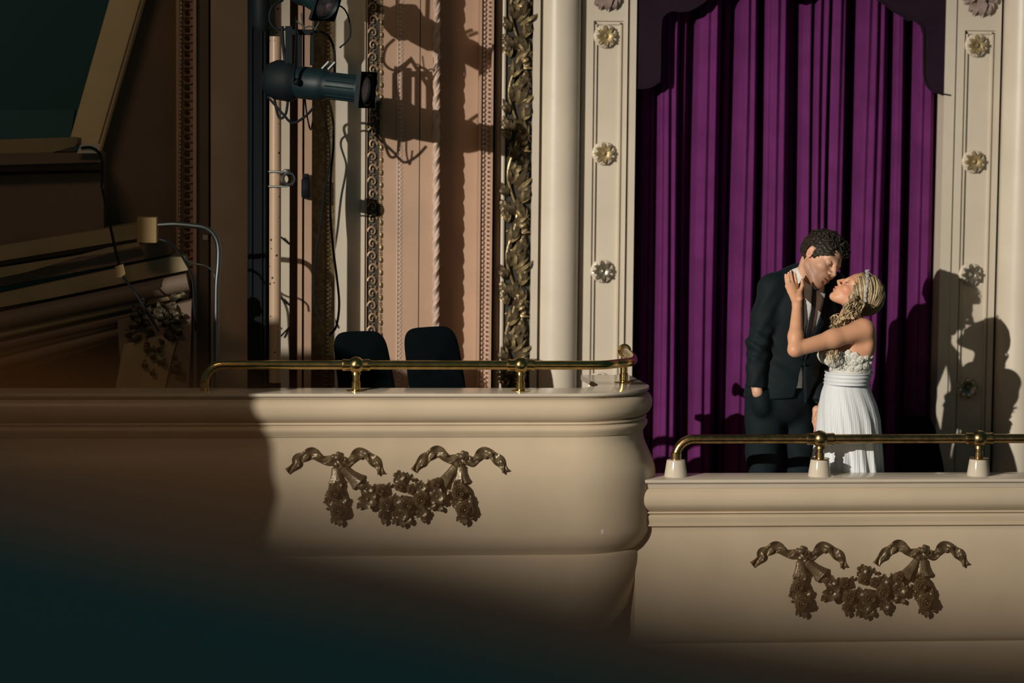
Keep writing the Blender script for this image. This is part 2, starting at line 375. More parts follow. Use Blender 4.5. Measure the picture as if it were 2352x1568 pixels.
# recess, moulding, vine bed, strips up to column
rel('wall_back.002','recessed brown-pink wall right of the rope moulding',[(1001,1060,YW-.02,PINK,'wall'),(1060,1098,YW-.02,PINK,'panel'),(1098,1104,YW-.10,PINK,'fillet'),(1104,1127,YW-.07,PINKL,'bed'),(1127,1131,YW-.12,PINK,'fillet'),(1131,1135,YW-.04,BLACKM,'groove')])
b=MB(); y=-10
while y<900:
    xx=1113-9*y/900.; b.ball(P(xx,y,YW-.08),.011,6,4,(1,.8,1)); b.ball(P(xx+9,y+4,YW-.085),.0075,6,4); b.ball(P(xx-6,y+5,YW-.085),.006,6,4); y+=10.5
o=b.build('trim_7',PINKL); struct(o,'beaded pale salmon moulding left of the gilded vine','trim')
def halfround(p0,p1,Y,m,name,label):
    x0,x1=X(p0,Y),X(p1,Y); r=(x1-x0)/2; n=12
    V=[];F=[]
    for z in (ZB,ZT):
        for k in range(n+1):
            a=PI+PI*k/n; V.append(((x0+x1)/2+r*math.cos(a),Y+r*math.sin(a),z))
    for k in range(n): F.append((k,k+1,n+2+k,n+1+k))
    F.append((0,n+1,2*n+1,n)); o=MB().add(V,F).build(name,m); return struct(o,label,'trim')
halfround(1135,1148,YW-.04,PINK,'trim_8','rounded salmon moulding left of the gilded vine band')
halfround(1148,1160,YW-.04,CREAMW,'trim_9','rounded cream moulding touching the gilded vine band')
rel('wall_back.003','dark backing and cream strip around the gilded vine band',[(1135,1160,YW-.03,PINK,'wall'),(1160,1163,YW,BLACKM,'groove'),(1163,1221,YW-.04,RECESS_SHADE,'bed'),(1221,1237,YW-.08,CREAMW,'fillet'),(1237,1241,YW+.05,BLACKM,'groove')])
# gilded vine
vine=empty('vine_moulding',P(1190,905,YW-.05),'gilded acanthus vine moulding climbing left of the cream column','moulding'); vine['kind']='structure'
lf=[leaf_mesh('leaf',BRONZE,1,.24,.34,.9,1),leaf_mesh('leaf',GOLD,1,.17,.34,.9,0),leaf_mesh('leaf',BRONZE,1,.28,.26,1.1,1)]
bud=MB(); bud.ball((0,0,0),1,10,6,(1,.55,.6)); budm=bud.mesh('bud',GOLD,(0,0,0))
per=189.5
def vx(y): return 1195-13*y/900.
b=MB()
pts=[]
for i in range(140):
    y=-60+i*7.1; ph=(y-143)/per*2*PI; pts.append(P(vx(y)-12+11*math.cos(ph+.9),y,YW-.065-.012*math.sin(ph)))
b.tube(pts,.0065,6)
b.build('stem',GOLD,vine)
spec=[ # dx,dy,angle(deg, up positive),len px,width,mesh
 (-8,-6,35,44,1.1,1),(-4,8,-10,38,1.1,1),(0,14,-62,36,1.2,1),(-20,36,62,52,1.2,0),(-16,64,40,46,1.25,0),(-18,90,75,50,1.0,2),(-6,96,62,56,1.1,0),
 (0,104,38,50,1.1,1),(2,116,10,36,1.2,2),(8,134,65,44,1.2,0),(-24,118,110,36,1.3,2),(-22,140,150,26,1.3,2),(-18,-30,120,40,1.2,2),(-22,-10,95,34,1.2,0),(14,-14,100,46,1.2,0),(-10,160,70,40,1.4,2),(-20,170,140,28,1.5,0),(8,60,80,40,1.3,2),(16,40,-80,30,1.2,2),(10,160,-50,30,1.2,0)]
for c in range(-1,5):
    y0=143+per*c
    for dx,dy,an,ln,wd,mi in spec:
        y=y0+dy
        if y<-45 or y>915: continue
        jit=random.uniform(-6,6)
        L=ln*13.6/6000
        for da,dl in ((0,1),(24,.82),(-22,.78)):
            place('leaf',lf[mi if da==0 else (mi+1)%3],P(vx(y)+dx,y,YW-.05),vine,wallrot(math.radians(an+jit+da),random.uniform(-.40,-.12)),(L*dl,L*wd*dl,L*.9))
    for dx,dy,s in ((14,-4,.020),(18,8,.016),(12,-14,.014),(-22,8,.009),(-12,52,.009)):
        y=y0+dy
        if -20<y<900: place('bud',budm,P(vx(y)+dx,y,YW-.085),vine,wallrot(math.radians(35)),(s,s,s))
# columns
def column(pc,pr,name,label,pclo=None):
    Y=YW+.0; x=X(pc,Y-.05); r=(X(pc+pr,Y)-X(pc-pr,Y))/2
    b=MB(); n=48; b.lathe([(r*1.0,ZB),(r*1.0,ZT)],(x,Y,0),(0,0,1),n); o=b.build(name,CREAMW,ang=30); return struct(o,label,'column')
column(1284,48,'column','smooth round cream column between gilded vine and panelled pilaster')
column(2352,50,'column','smooth round cream column at the right edge of the picture')
rel('wall_back.004','narrow dark seams beside the cream column',[(1225,1345,YW+.14,CREAMW,'wall')])
# column base at lower right
x=X(2352,YW+.1); b=MB(); zc=Z(1075,YW,2330)
b.box(x-.115,x+.2,YW-.10,YW+.25,zc-.02,zc+.02,bev=.006); b.box(x-.095,x+.2,YW-.08,YW+.25,zc+.02,zc+.05,bev=.006); b.box(x-.085,x+.2,YW-.07,YW+.25,ZB,zc-.02)
struct(b.build('trim_10',CREAM,smooth=False),'stepped cream plinth at the foot of the right-hand column','trim')
# pilasters with sunk panels and rosettes
def pframe(pA,pB,pC,pD,ptop,pbot,name,label,rx,rys,ornx):
    "pA..pD: outer left, panel left, panel right, outer right px at py 450"
    Y=YW; d=.018
    a,bx,c,e=[X(q,Y) for q in (pA,pB,pC,pD)]; zt=Z(ptop,Y,rx)
    b=MB(); b.box(a,bx,Y,Y+.5,ZB,ZT); b.box(c,e,Y,Y+.5,ZB,ZT); b.box(bx,c,Y,Y+.5,zt,ZT)
    root=b.build(name,CREAMW,smooth=False); struct(root,label,'pilaster')
    MB().box(bx,c,Y+d,Y+.4,ZB,zt).build('panel',CREAMW,root,smooth=False)
    # stepped inner frame
    w=.009
    for s,(q0,q1,yy) in enumerate(((bx+w,bx+2*w,Y+.004),(c-2*w,c-w,Y+.004))):
        MB().box(q0,q1,yy,Y+.3,ZB,zt-w).build('bead_moulding',CREAMW,root,smooth=False)
    MB().box(bx+w,c-w,Y+.004,Y+.3,zt-2*w,zt-w).build('bead_moulding',CREAMW,root,smooth=False)
    for i,(px,py) in enumerate(rys):
        c0=P(px,py,Y-.004); R=27*13.6/6000
        pl=MB(); pl.lathe([(R,0),(R,.012),(R*.93,.017),(R*.8,.017)],(c0[0],Y+.012,c0[2]),(0,-1,0),28)
        pr=pl.build('rosette',CREAMW,root,ang=50)
        for k in range(8):
            aa=2*PI*k/8+.1; place('petal',petB,(c0[0]+.006*math.cos(aa),Y-.004,c0[2]+.006*math.sin(aa)),pr,wallrot(aa+PI/8,-.04),(R*.93,R*.95,R*.5))
        for k in range(8):
            aa=2*PI*k/8+.1; place('petal',petA[(1 if i>=2 else 0)],(c0[0]+.004*math.cos(aa),Y-.010,c0[2]+.004*math.sin(aa)),pr,wallrot(aa,-.14),(R*.90,R*.95,R*.75))
        h=MB(); h.ball((c0[0],Y-.024,c0[2]),.0075,8,6)
        for k in range(7): h.ball((c0[0]+.010*math.cos(k*.9),Y-.022,c0[2]+.010*math.sin(k*.9)),.0045,6,4)
        h.build('rosette_heart',ROSE if i>=2 else GOLD,pr)
    # acanthus drop at the top
    for k,(dx,dy,an,ln) in enumerate([(-18,14,-115,26),(18,12,-65,26),(-10,14,-105,34),(10,14,-75,34),(0,4,-90,46),(-24,2,-130,24),(24,2,-50,24),(0,-14,-90,40),(-14,-14,-110,36),(14,-14,-70,36),(-28,-14,-125,30),(28,-14,-55,30)]):
        L=ln*13.6/6000; place('leaf',mlf,P(ornx+dx,dy-24+(14 if rx>2000 else 0),Y-.005),root,wallrot(math.radians(an),-.25),(L,L*1.1,L*.9))
    return root
petA=[leaf_mesh('petal',GOLD,1,.40,.16,.25,0),leaf_mesh('petal',ROSE,1,.40,.16,.25,0)]; petB=leaf_mesh('petal',CREAMW,1,.36,.15,.2,0); mlf=leaf_mesh('leaf',MAUVE,1,.42,.32,.8,1)
pframe(1332,1359,1427,1437,48,0,'pilaster','cream panelled pilaster with four rosettes, left of the purple curtain',1390,[(1390.5,83),(1386.5,352),(1383,622),(1377,881)],1394)
pframe(2186,2207,2277,2290,70,0,'pilaster','cream panelled pilaster with rosettes, right of the purple curtain, in the couple\'s shadow',2240,[(2243,104),(2236,371),(2229,630),(2221,890)],2252)
rel('trim_11','thin cream edge strip beside a dark seam, left of the curtain',[(1437,1443,YW+.10,BLACKM,'groove'),(1443,1457,YW-.02,CREAMW,'edge')])
rel('trim_12','cream edge strip at the right side of the curtain',[(2163,2187,YW-.01,CREAMW,'edge')])
rel('trim_13','dark seam between right pilaster and right column',[(2289,2310,YW+.16,DARKV,'seam'),(2310,2520,YW+.16,CREAMW,'wall')])
# ============================================================ curtain
YC=YW+.09
folds=[(1440,1458,.9),(1474,1489,.25),(1492,1503,.5),(1512,1561,.0),(1566,1575,.5),(1601,1652,.05),(1668,1674,.75),(1690,1736,.0),(1749,1812,.05),(1822,1828,.8),(1840,1861,.15),(1868,1900,.0),(1903,1938,.1),(1966,2037,.05),(2053,2069,.2),(2078,2084,.8),(2100,2144,.0),(2152,2158,.6),(2170,2230,.8)]
def fold_depth(px):
    d=1.0
    for a,b_,back in folds:
        if a-7<px<b_+7:
            c=(a+b_)/2; h=(b_-a)/2+6; q=abs(px-c)/h
            if q<1:
                v=back+ (1-back)*q**5; v+= .05*math.sin((px-a)*.33+a)*(1-q**4)*(1 if b_-a>25 else .3)
                d=min(d,v)
    return d
b=MB(); V=[];F=[]; x0,x1=X(1452,YC),X(2185,YC); nx=880; nz=24
for j in range(nz+1):
    t=j/nz; z=-.6+t*(4.2+.6); zf=(z-1.2)
    for i in range(nx+1):
        px=1452+(2185-1452)*i/nx
        q=px+2.2*math.sin(px*.02+zf*1.3)+1.5*math.sin(px*.06+zf*2.1)*(.4+.2*zf)
        d=fold_depth(q); xx=x0+(x1-x0)*i/nx-.006*zf*(1-i/nx)*0
        V.append((xx,YC+.17*d+.012*math.sin(px*.09+zf*.8),z))
for j in range(nz):
    for i in range(nx): a=j*(nx+1)+i; F.append((a,a+1,a+nx+2,a+nx+1))
b.add(V,F); cu=b.build('curtain',VELVET,ang=80); tag(cu,'long purple velvet curtain hanging in deep folds behind the couple','curtain')
# lobed valance
def smooth_poly(pts,Y,n=6): return PX(pts,Y,n)
YV=YW-.005
vl=[(1445,-580),(1452,196),(1462,202),(1490,201),(1510,190),(1516,175),(1518,60),(1526,35),(1545,24),(1565,26),(1588,22),(1615,6),(1640,-12),(1700,-22),(1760,-16),(1800,-8),(1822,-2),(1850,-12),(1920,-26),(1990,-16),(2035,12),(2050,24),(2075,38),(2084,46),(2100,46),(2117,60),(2122,80),(2122,170),(2132,200),(2150,212),(2184,219),(2192,-580)]
b=MB(); pts=[P(p[0],p[1],YV) for p in vl]
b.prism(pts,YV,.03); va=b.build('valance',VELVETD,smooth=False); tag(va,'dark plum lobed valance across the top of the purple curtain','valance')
b=MB(); b.tube(PX(vl[1:-1],YV-.002,3),.006,6); b.build('piping',VELVETD,va)
# ============================================================ balcony boxes
def zf(y,Y): return Z(y,Y,1400)
YL=12.0
def arcpath(xl,Yf,xc,R,yend,inset=.03):
    path=[(xl,Yf,0,-1)]+[(xl+(xc-xl)*i/6,Yf,0,-1) for i in range(1,6)]
    for i in range(17):
        a=-PI/2+PI/2*i/16; path.append((xc+R*math.cos(a),Yf+R+R*math.sin(a),math.cos(a),math.sin(a)))
    path.append((xc+R-inset,yend,1,.05)); return path
xR=X(1490,12.39,880); RL=.40; xcL=xR-RL
path=arcpath(-6.5,YL,xcL,RL,12.86)
def curve_prof(pts): # (y px, off px) -> (off m,z)
    return [(o*.00205,zf(y,YL-o*.002)) for y,o in pts]
def sm(pts,n=4):
    q=spline([(a,b,0) for a,b in pts],n); return [(p[0],p[1]) for p in q]
def inner(pr,back): # close loop behind
    z0=pr[0][1]; z1=pr[-1][1]; return pr+[(-back,z1),(-back,z0)]
LB=empty('balcony_parapet',(0.0,YL,ZB),'cream moulded parapet of the left balcony box, standing higher','balcony')
cap=[(-.001,zf(904,YL)),(0,zf(906,YL)),(0.001,zf(909,YL)),(-.003,zf(911.5,YL)),(-.018,zf(912.5,YL)),(-.020,zf(916,YL))]
ztop=zf(903.5,YL)
MB().sweep([(-.006,ztop)]+cap+[(-.245,cap[-1][1]),(-.245,ztop)],path).build('cap',SHELF,LB,ang=50)
roll=sm([(918,-5),(923,2),(932,7),(942,8),(953,6),(962,0),(968,-9)],4)
MB().sweep(inner(curve_prof([(916,-9)]+roll+[(969,-11)]),.2),path).build('roll_moulding',CREAM,LB,ang=50)
f2=[(969,-11),(970,-6),(974,-5),(976,-7),(977,-10)]+sm([(979,-8),(984,-3),(990,-3),(997,-7),(1003,-11)],3)+[(1004,-13),(1008,-13)]
MB().sweep(inner(curve_prof(f2),.2),path).build('fillet_moulding',CREAM,LB,ang=35)
body=sm([(1008,-13),(1024,-11),(1045,-3),(1070,8),(1095,16),(1130,19),(1180,19),(1215,19),(1235,18),(1252,12),(1264,3),(1272,-4)],4)
MB().sweep(inner(curve_prof(body),.24),path).build('body',CREAM,LB,ang=60)
low=sm([(1272,-4),(1276,1),(1300,3),(1325,1),(1350,-6),(1380,-22),(1410,-42),(1440,-70),(1480,-110)],3)
MB().sweep(inner(curve_prof(low),.34),path).build('lower_tier',CREAM,LB,ang=60)
YR=12.14
def zr(y): return Z(y,YR,1900)
def cpr(pts): return [(o*.00205,zr(y)) for y,o in pts]
xl=X(1462,YR,1105)
pathR=[(xl,YR,0,-1),(xl+.05,YR,0,-1),(1.6,YR,0,-1),(2.6,YR,0,-1),(5.5,YR,0,-1)]
RB=empty('balcony_parapet',(2.0,YR,ZB),'cream moulded parapet of the right balcony box, in front of the couple','balcony')
MB().sweep([(-.006,zr(1100)),(0,zr(1101.5)),(.001,zr(1106)),(-.004,zr(1109)),(-.016,zr(1110)),(-.018,zr(1112)),(-.014,zr(1113)),(-.016,zr(1116)),(-.02,zr(1121)),(-.22,zr(1121)),(-.22,zr(1100))],pathR).build('cap',SHELF,RB,ang=35)
roll=[(1121,-11)]+sm([(1123,-6),(1130,1),(1140,4),(1150,4),(1160,1),(1168,-6),(1174,-14)],4)
MB().sweep(inner(cpr(roll),.14),pathR).build('roll_moulding',CREAM,RB,ang=50)
f2=[(1174,-16),(1175,-9),(1178,-8),(1180,-11),(1182,-16),(1184,-12)]+sm([(1186,-11),(1194,-12),(1203,-14)],2)+[(1204,-11),(1208,-11),(1210,-18),(1213,-22)]
MB().sweep(inner(cpr(f2),.14),pathR).build('fillet_moulding',CREAM,RB,ang=35)
body=sm([(1213,-22),(1222,-22),(1238,-17),(1270,-9),(1320,-1),(1370,4),(1420,5),(1450,2),(1468,-4),(1476,-12)],4)
MB().sweep(inner(cpr(body),.14),pathR).build('body',CREAM,RB,ang=60)
low=sm([(1476,-12),(1480,-7),(1510,-8),(1550,-16),(1600,-45),(1640,-80)],3)
MB().sweep(inner(cpr(low),.2),pathR).build('lower_tier',CREAM,RB,ang=60)
# ------------------------------------------------------------ festoons
roseM=[rose_mesh('rose',BRONZE,s,3) for s in (1,2)]; daisyM=daisy_mesh('flower',BRONZE,5); bellM=bell_mesh('tassel_bell',BRONZE)
fleaf=leaf_mesh('leaf',BRONZE,1,.55,.25,.4,1)
def festoon(par,ox,oy,sc,Yf,label):
    "pattern coordinates: zoomed pixels of the right-hand festoon; yfun: depth of the body there"
    def Q(u,v,out=0): return P(ox+u*sc,oy+v*sc,Yf(oy+v*sc)-out)
    S=sc*12.1/6000
    root=None
    def ribbon(pts,flip=1):
        # wavy folded ribbon
        c=spline([(p[0],p[1],0) for p in pts],10); b=MB(); V=[];F=[]; n=len(c); nw=7
        for i in range(n):
            t=c[min(i+1,n-1)]-c[max(i-1,0)]; t/=np.linalg.norm(t); nr=np.array((-t[1],t[0],0)); u=i/(n-1)
            wd=34+14*math.sin(u*PI)+9*math.sin(u*19); wv=14*math.sin(u*21+flip)
            for j in range(nw):
                q=j/(nw-1)*2-1
                p=c[i]+nr*(q*wd+wv*(1-abs(q))); o=(26+16*math.sin(q*3.6+u*20*flip)+12*math.sin(u*26+q))*S
                V.append(Q(p[0],p[1],max(.004,o)))
        for i in range(n-1):
            for j in range(nw-1): a=i*nw+j; F.append((a,a+1,a+nw+1,a+nw))
        N=len(V); V+= [ (v[0],v[1]+14*S,v[2]) for v in V]; F+=[(f[3]+N,f[2]+N,f[1]+N,f[0]+N) for f in F]
        bd=[i*nw for i in range(n)]+[(n-1)*nw+j for j in range(1,nw)]+[i*nw+nw-1 for i in range(n-2,-1,-1)]+[j for j in range(nw-2,0,-1)]
        for i in range(len(bd)): a,cc=bd[i],bd[(i+1)%len(bd)]; F.append((a,cc,cc+N,a+N))
        b.add(V,F); return b
    # backing stem = part mesh
    b=MB(); b.tube([Q(*p,.012) for p in [(650,330),(820,470),(950,560),(1080,640),(1230,670),(1400,640),(1560,540),(1700,380)]],[15*S,32*S,42*S,50*S,52*S,45*S,32*S,15*S],10)
    for cx in (590,1790): b.tube([Q(cx,250,.01),Q(cx,500,.012),Q(cx+5,700,.012),Q(cx+10,800,.008)],[20*S,50*S,60*S,15*S],8)
    root=b.build('festoon',BRONZE,par); tag(root,label)
    for (kx,ky,L,Rr) in ((600,200,[(585,215),(500,225),(430,205),(385,165),(330,150),(275,185),(220,215),(190,270),(120,330)],[(620,230),(690,245),(740,215),(790,165),(850,155),(905,190),(960,235),(1000,290),(1020,355)]),
                         (1800,190,[(1785,205),(1700,215),(1640,200),(1590,150),(1535,135),(1480,175),(1430,215),(1380,260),(1335,325)],[(1820,210),(1890,235),(1940,205),(1985,160),(2050,150),(2100,185),(2150,225),(2190,280),(2220,335)])):
        ribbon(L,1).build('ribbon',BRONZE,root,ang=70); ribbon(Rr,-1).build('ribbon',BRONZE,root,ang=70)
        k=MB(); k.ball(Q(kx,ky-5,.03),42*S,10,8,(1,.8,.75)); k.ball(Q(kx-35,ky-12,.02),28*S,8,6); k.ball(Q(kx+38,ky+5,.02),30*S,8,6); k.ball(Q(kx+10,ky-38,.018),26*S,8,6); k.build('knot',BRONZE,root)
    R=roseM
    def put(name,me,u,v,r,an=0,out=.02,tl=0,sc3=None):
        place(name,me,Q(u,v,out),root,wallrot(math.radians(an),tl),sc3 or (r*S,r*S,r*S*.9))
    put('tassel_bell',bellM,588,262,0,-86,.012,-.05,(185*S,230*S,170*S)); put('tassel_bell',bellM,1785,245,0,-84,.012,-.05,(200*S,230*S,170*S))
    put('tassel_bell',bellM,625,275,0,-42,.014,-.05,(250*S,210*S,170*S)); put('tassel_bell',bellM,1765,245,0,-125,.014,-.05,(265*S,210*S,170*S))
    for i,(u,v,r,t) in enumerate([(1410,600,82,0),(1275,650,84,0),(1075,645,72,0),(1025,505,58,0),(885,490,62,1),(890,590,85,1),(1560,565,72,1),(1560,450,62,0),(1400,475,60,1),(1320,500,52,0),(1195,375,56,1),(1205,470,52,0),(1410,725,56,1),(1225,745,56,1),(1160,600,60,1),(1040,745,44,0),(1500,640,50,1),(1160,730,40,0),
                                    (575,535,75,0),(610,700,82,0),(640,600,52,1),(520,610,50,1),(560,640,45,1),(1780,530,78,0),(1825,690,84,0),(1840,600,55,1),(1740,620,50,1),(1760,450,48,1),(600,460,45,1)]):
        put('flower' if t else 'rose',daisyM if t else R[i%2],u,v,r*1.12,i*37,.022+.008*(r>70),0,(r*1.12*S,r*1.12*S,r*1.3*S))
    for (u,v,an,L) in [(1200,400,100,95),(1240,400,60,80),(1170,440,120,60),(1220,780,-80,95),(1260,770,-50,90),(1170,770,-120,80),(1420,760,-70,75),(1050,760,-95,85),(620,770,-85,90),(570,760,-110,75),(640,560,20,50),(660,720,0,50),(520,560,170,45),(530,690,170,45),(830,620,-120,80),(930,640,-70,70),(1820,760,-88,95),(1870,740,-60,70),(1780,750,-120,70),(1840,560,15,55),(1860,700,5,55),(1740,530,175,45),(1750,670,175,45),(1500,450,120,60),(1580,660,-60,70),(1640,520,-20,60),(960,500,100,50),(1080,480,60,60),(1340,430,110,60),(1600,470,60,50),(550,470,150,50),(620,490,30,50)]:
        put('leaf',fleaf,u,v,0,an,.012,-.3,(L*S,L*S*1.1,L*S))
    return root
from bisect import bisect
def yprof(prof,Ybase,zc):
    zs=[(zc(y),o*.00205) for y,o in prof]; zs.sort()
    def f(py):
        z=zc(py)
        for i in range(len(zs)-1):
            if zs[i][0]<=z<=zs[i+1][0]:
                t=(z-zs[i][0])/(zs[i+1][0]-zs[i][0]+1e-9); return Ybase-(zs[i][1]*(1-t)+zs[i+1][1]*t)
        return Ybase
    return f
bl=sm([(1008,-13),(1024,-11),(1045,-3),(1070,8),(1095,16),(1130,19),(1180,19),(1215,19),(1235,18)],4)
festoon(RB,1700,1220,550/2352.,yprof(body,YR,zr),None)
festoon(LB,1060-1795*.2389,1050-195*.2389,.2389,yprof(bl,YL,lambda y: zf(y,YL)),None)
# ------------------------------------------------------------ brass rails
def rail(name,label,pts,posts,joints,m,rr,cones=None,flange=None):
    e=empty(name,pts[0],label,'rail')
    MB().tube(pts,rr,18).build('pipe',m,e)
    for (base,top) in posts:
        h=top[2]-base[2]; pr=[(rr*.98,0),(rr*.98,h*.34),(rr*.82,h*.36),(rr*.82,h*.62),(rr*.98,h*.64),(rr*.98,h*.80),(rr*.75,h*.84),(rr*.75,h)]
        p=MB().lathe(pr,base,(0,0,1),20).build('post',m,e,ang=35)
        MB().lathe([(rr*2.1,0),(rr*2.1,.003),(rr*1.2,.006)],base,(0,0,1),24).build('flange',m,p,ang=35)
    for (c,ax) in joints:
        j=MB(); j.ball(c,rr*1.82,20,14); j.lathe([(rr*1.25,-rr*3.0),(rr*1.32,-rr*2.6),(rr*1.25,-rr*2.2),(rr*1.25,rr*2.2),(rr*1.32,rr*2.6),(rr*1.25,rr*3.0)],c,ax,20)
        j.lathe([(rr*.8,0),(rr*1.05,rr*2.1)],c,(0,0,-1),18); j.build('ball_joint',m,e,ang=35)
    return e
Yr1=YL+.115
zR=Z(838,Yr1,900); zc1=ztop
x0=X(470,Yr1,880); pts=[]
for i in range(9):
    a=PI-PI/2*i/8; r=.085; pts.append((x0+r+r*math.cos(a),Yr1,zR-r+r*math.sin(a)))
pts=[(x0,Yr1,zc1)]+[(x0,Yr1,zR-.085)]+pts
xe=X(1335,Yr1,838)
pts+=[(X(q,Yr1,838),Yr1,zR) for q in (600,820,1010,1200)]+[(xe,Yr1,zR)]
Rr=RL-.115+.03; xcen=xe
cur=[(xe+.06,Yr1+.004,zR),(xe+.12,Yr1+.022,zR),(xe+.17,Yr1+.07,zR),(X(1446,Yr1+.2,826),Yr1+.16,zR),(X(1450,Yr1+.4,818),Yr1+.34,zR),(X(1447,12.7),12.66,zR),(X(1440,12.84),12.84,zR)]
pts=[np.array(p) for p in pts]+spline([(xe,Yr1,zR)]+cur,6)[1:]
P1=[(P(q,0,Yr1)[0],) for q in (818,1196)]
j1=[(X(818,Yr1,838),Yr1,zR),(X(1196,Yr1,838),Yr1,zR)]
b3=(X(1434,12.5,862),12.52,zc1); t3=(b3[0],12.52,zR)
r1=rail('brass_rail','polished brass handrail on the left, higher balcony parapet',pts,[((c[0],c[1],zc1),c) for c in j1]+[(b3,t3)],[(c,(1,0,0)) for c in j1],BRASS,.0215)
MB().lathe([(.034,0),(.034,.006),(.026,.012)],(X(1440,12.84),12.86,zR),(0,-1,0),24).build('flange',BRASS,r1,ang=35)
Yr2=YR+.115
z2=Z(1007.5,Yr2,1880); zc2=zr(1100)
x0=X(1553,Yr2,1040); r=.085
pts=[(x0,Yr2,zc2+.06)]+[(x0+r+r*math.cos(PI-PI/2*i/8),Yr2,z2-r+r*math.sin(PI-PI/2*i/8)) for i in range(9)]+[(X(q,Yr2,1007),Yr2,z2) for q in (1700,1884,2050,2249,2400,2600)]
j2=[(X(1884,Yr2,1007),Yr2,z2),(X(2249,Yr2,1007),Yr2,z2)]
ch=.082
r2=rail('brass_rail','worn brass handrail on cream cones, lower right balcony parapet',pts,[((c[0],c[1],zc2+ch),c) for c in j2],[(c,(1,0,0)) for c in j2],BRASSD,.0225)
MB().lathe([(.027,0),(.027,.03),(.024,.034)],(x0,Yr2,zc2+ch),(0,0,1),20).build('collar',BRASSD,r2,ang=35)
for cx in (x0,j2[0][0],j2[1][0]):
    MB().lathe([(.0555,0),(.0555,.004),(.045,ch-.008),(.043,ch-.003),(.03,ch)],(cx,Yr2,zc2),(0,0,1),32).build('base_cone',SHELF,r2,ang=40)
# ------------------------------------------------------------ chairs in the left box
def chair(name,label,quad,Y,fl,depth=.06,group=None,seat_z=.46):
    "quad: px corners of backrest tl,tr,br,bl"
    tl,tr,br,bl=[P(*q,Y) for q in quad]; e=empty(name,(float((bl[0]+br[0])/2),Y,fl),label,'chair',group)
    n=10; V=[];F=[]; m=12
    R=.28 # rounded corners through superellipse mapping
    rings=[(1.0,.012),(1.0,depth-.012),(.93,depth),(.0,depth+.004)]
    out=[]
    for k in range(40):
        a=2*PI*k/40; c,s=math.cos(a),math.sin(a); u=math.copysign(abs(c)**.42,c); v=math.copysign(abs(s)**.42,s); out.append(((u+1)/2,(v+1)/2))
    def pt(u,v,sh):
        u=(u-.5)*sh+.5; v=(v-.5)*sh+.5; return (tl*(1-u)+tr*u)*v+(bl*(1-u)+br*u)*(1-v)
    allr=[(.0,-.004),(.90,0),(1.0,.012)]+rings[1:]
    for sh,d in allr:
        for u,v in out:
            p=pt(u,v,sh); V.append((p[0]+0.0,p[1]+d+ .02*(1-v),p[2]))
    N=40
    for i in range(len(allr)-1):
        for k in range(N): F.append((i*N+k,i*N+(k+1)%N,(i+1)*N+(k+1)%N,(i+1)*N+k))
    MB().add(V,F).build('backrest',CHAIRB,e)
    w=abs(br[0]-bl[0])*.5; cx=float((bl[0]+br[0])/2)
    MB().box(cx-w,cx+w,Y-.40,Y+.04,fl+seat_z-.07,fl+seat_z,bev=.02).build('seat',CHAIRB,e)
    for sx in (-1,1):
        for yy in (Y-.37,Y+.02):
            MB().tube([(cx+sx*(w-.03),yy,fl+seat_z-.06),(cx+sx*(w-.01),yy,fl)],.012,8).build('leg',BLACK,e)
        MB().tube([(cx+sx*(w-.02),Y+.05,fl+seat_z-.06),tuple((bl if sx<0 else br)*.97+(tl if sx<0 else tr)*.03+np.array((0,.075,0))),tuple((bl if sx<0 else br)*.25+(tl if sx<0 else tr)*.75+np.array((-.03*sx,.075,0)))],.009,8).build('back_frame',TEALM,e)
    return e
chair('chair','black upholstered chair left of the other, behind the left parapet',[(763,764),(884,760),(915,925),(781,925)],12.78,FL)
chair('chair','black upholstered chair right of the other, behind the left parapet',[(925,756),(1046,748),(1078,925),(944,925)],12.78,FL)
chair('chair','black chair almost lost in the dark right of the bride',[(2062,953),(2144,958),(2178,1100),(2085,1105)],12.95,0,seat_z=.42)
# ------------------------------------------------------------ pole with lighting rig
Yp=YW-.79
po=MB(); xp=X(632,Yp,450); po.lathe([(.029,Z(878,Yp,630)),(.029,ZT)],(xp,Yp,0),(0,0,1),24)
po=po.build('lighting_pole',POLEM); tag(po,'vertical speckled tan pole carrying the stage lights','pole')
MB().lathe([(.034,0),(.034,.04),(.031,.045)],(xp,Yp,FL),(0,0,1),20).build('base_sleeve',BLACK,po)
MB().lathe([(.030,FL+.04),(.030,Z(878,Yp,630))],(xp,Yp,0),(0,0,1),20).build('lower_sleeve',BLACK,po)
# black pipe left
b=MB(); xb=X(590,YW-.2,450); b.box(xb-.048,xb+.05,YW-.2,YW+.05,FL,ZT,bev=.01); 
o=b.build('black_tormentor',BLACK,smooth=False); tag(o,'tall black vertical flat left of the speckled pole','panel')
for q in (577,600,608):
    MB().tube([(X(q,YW-.21),YW-.212,FL),(X(q,YW-.21),YW-.212,ZT)],.0035,6).build('batten',TEALM,o)
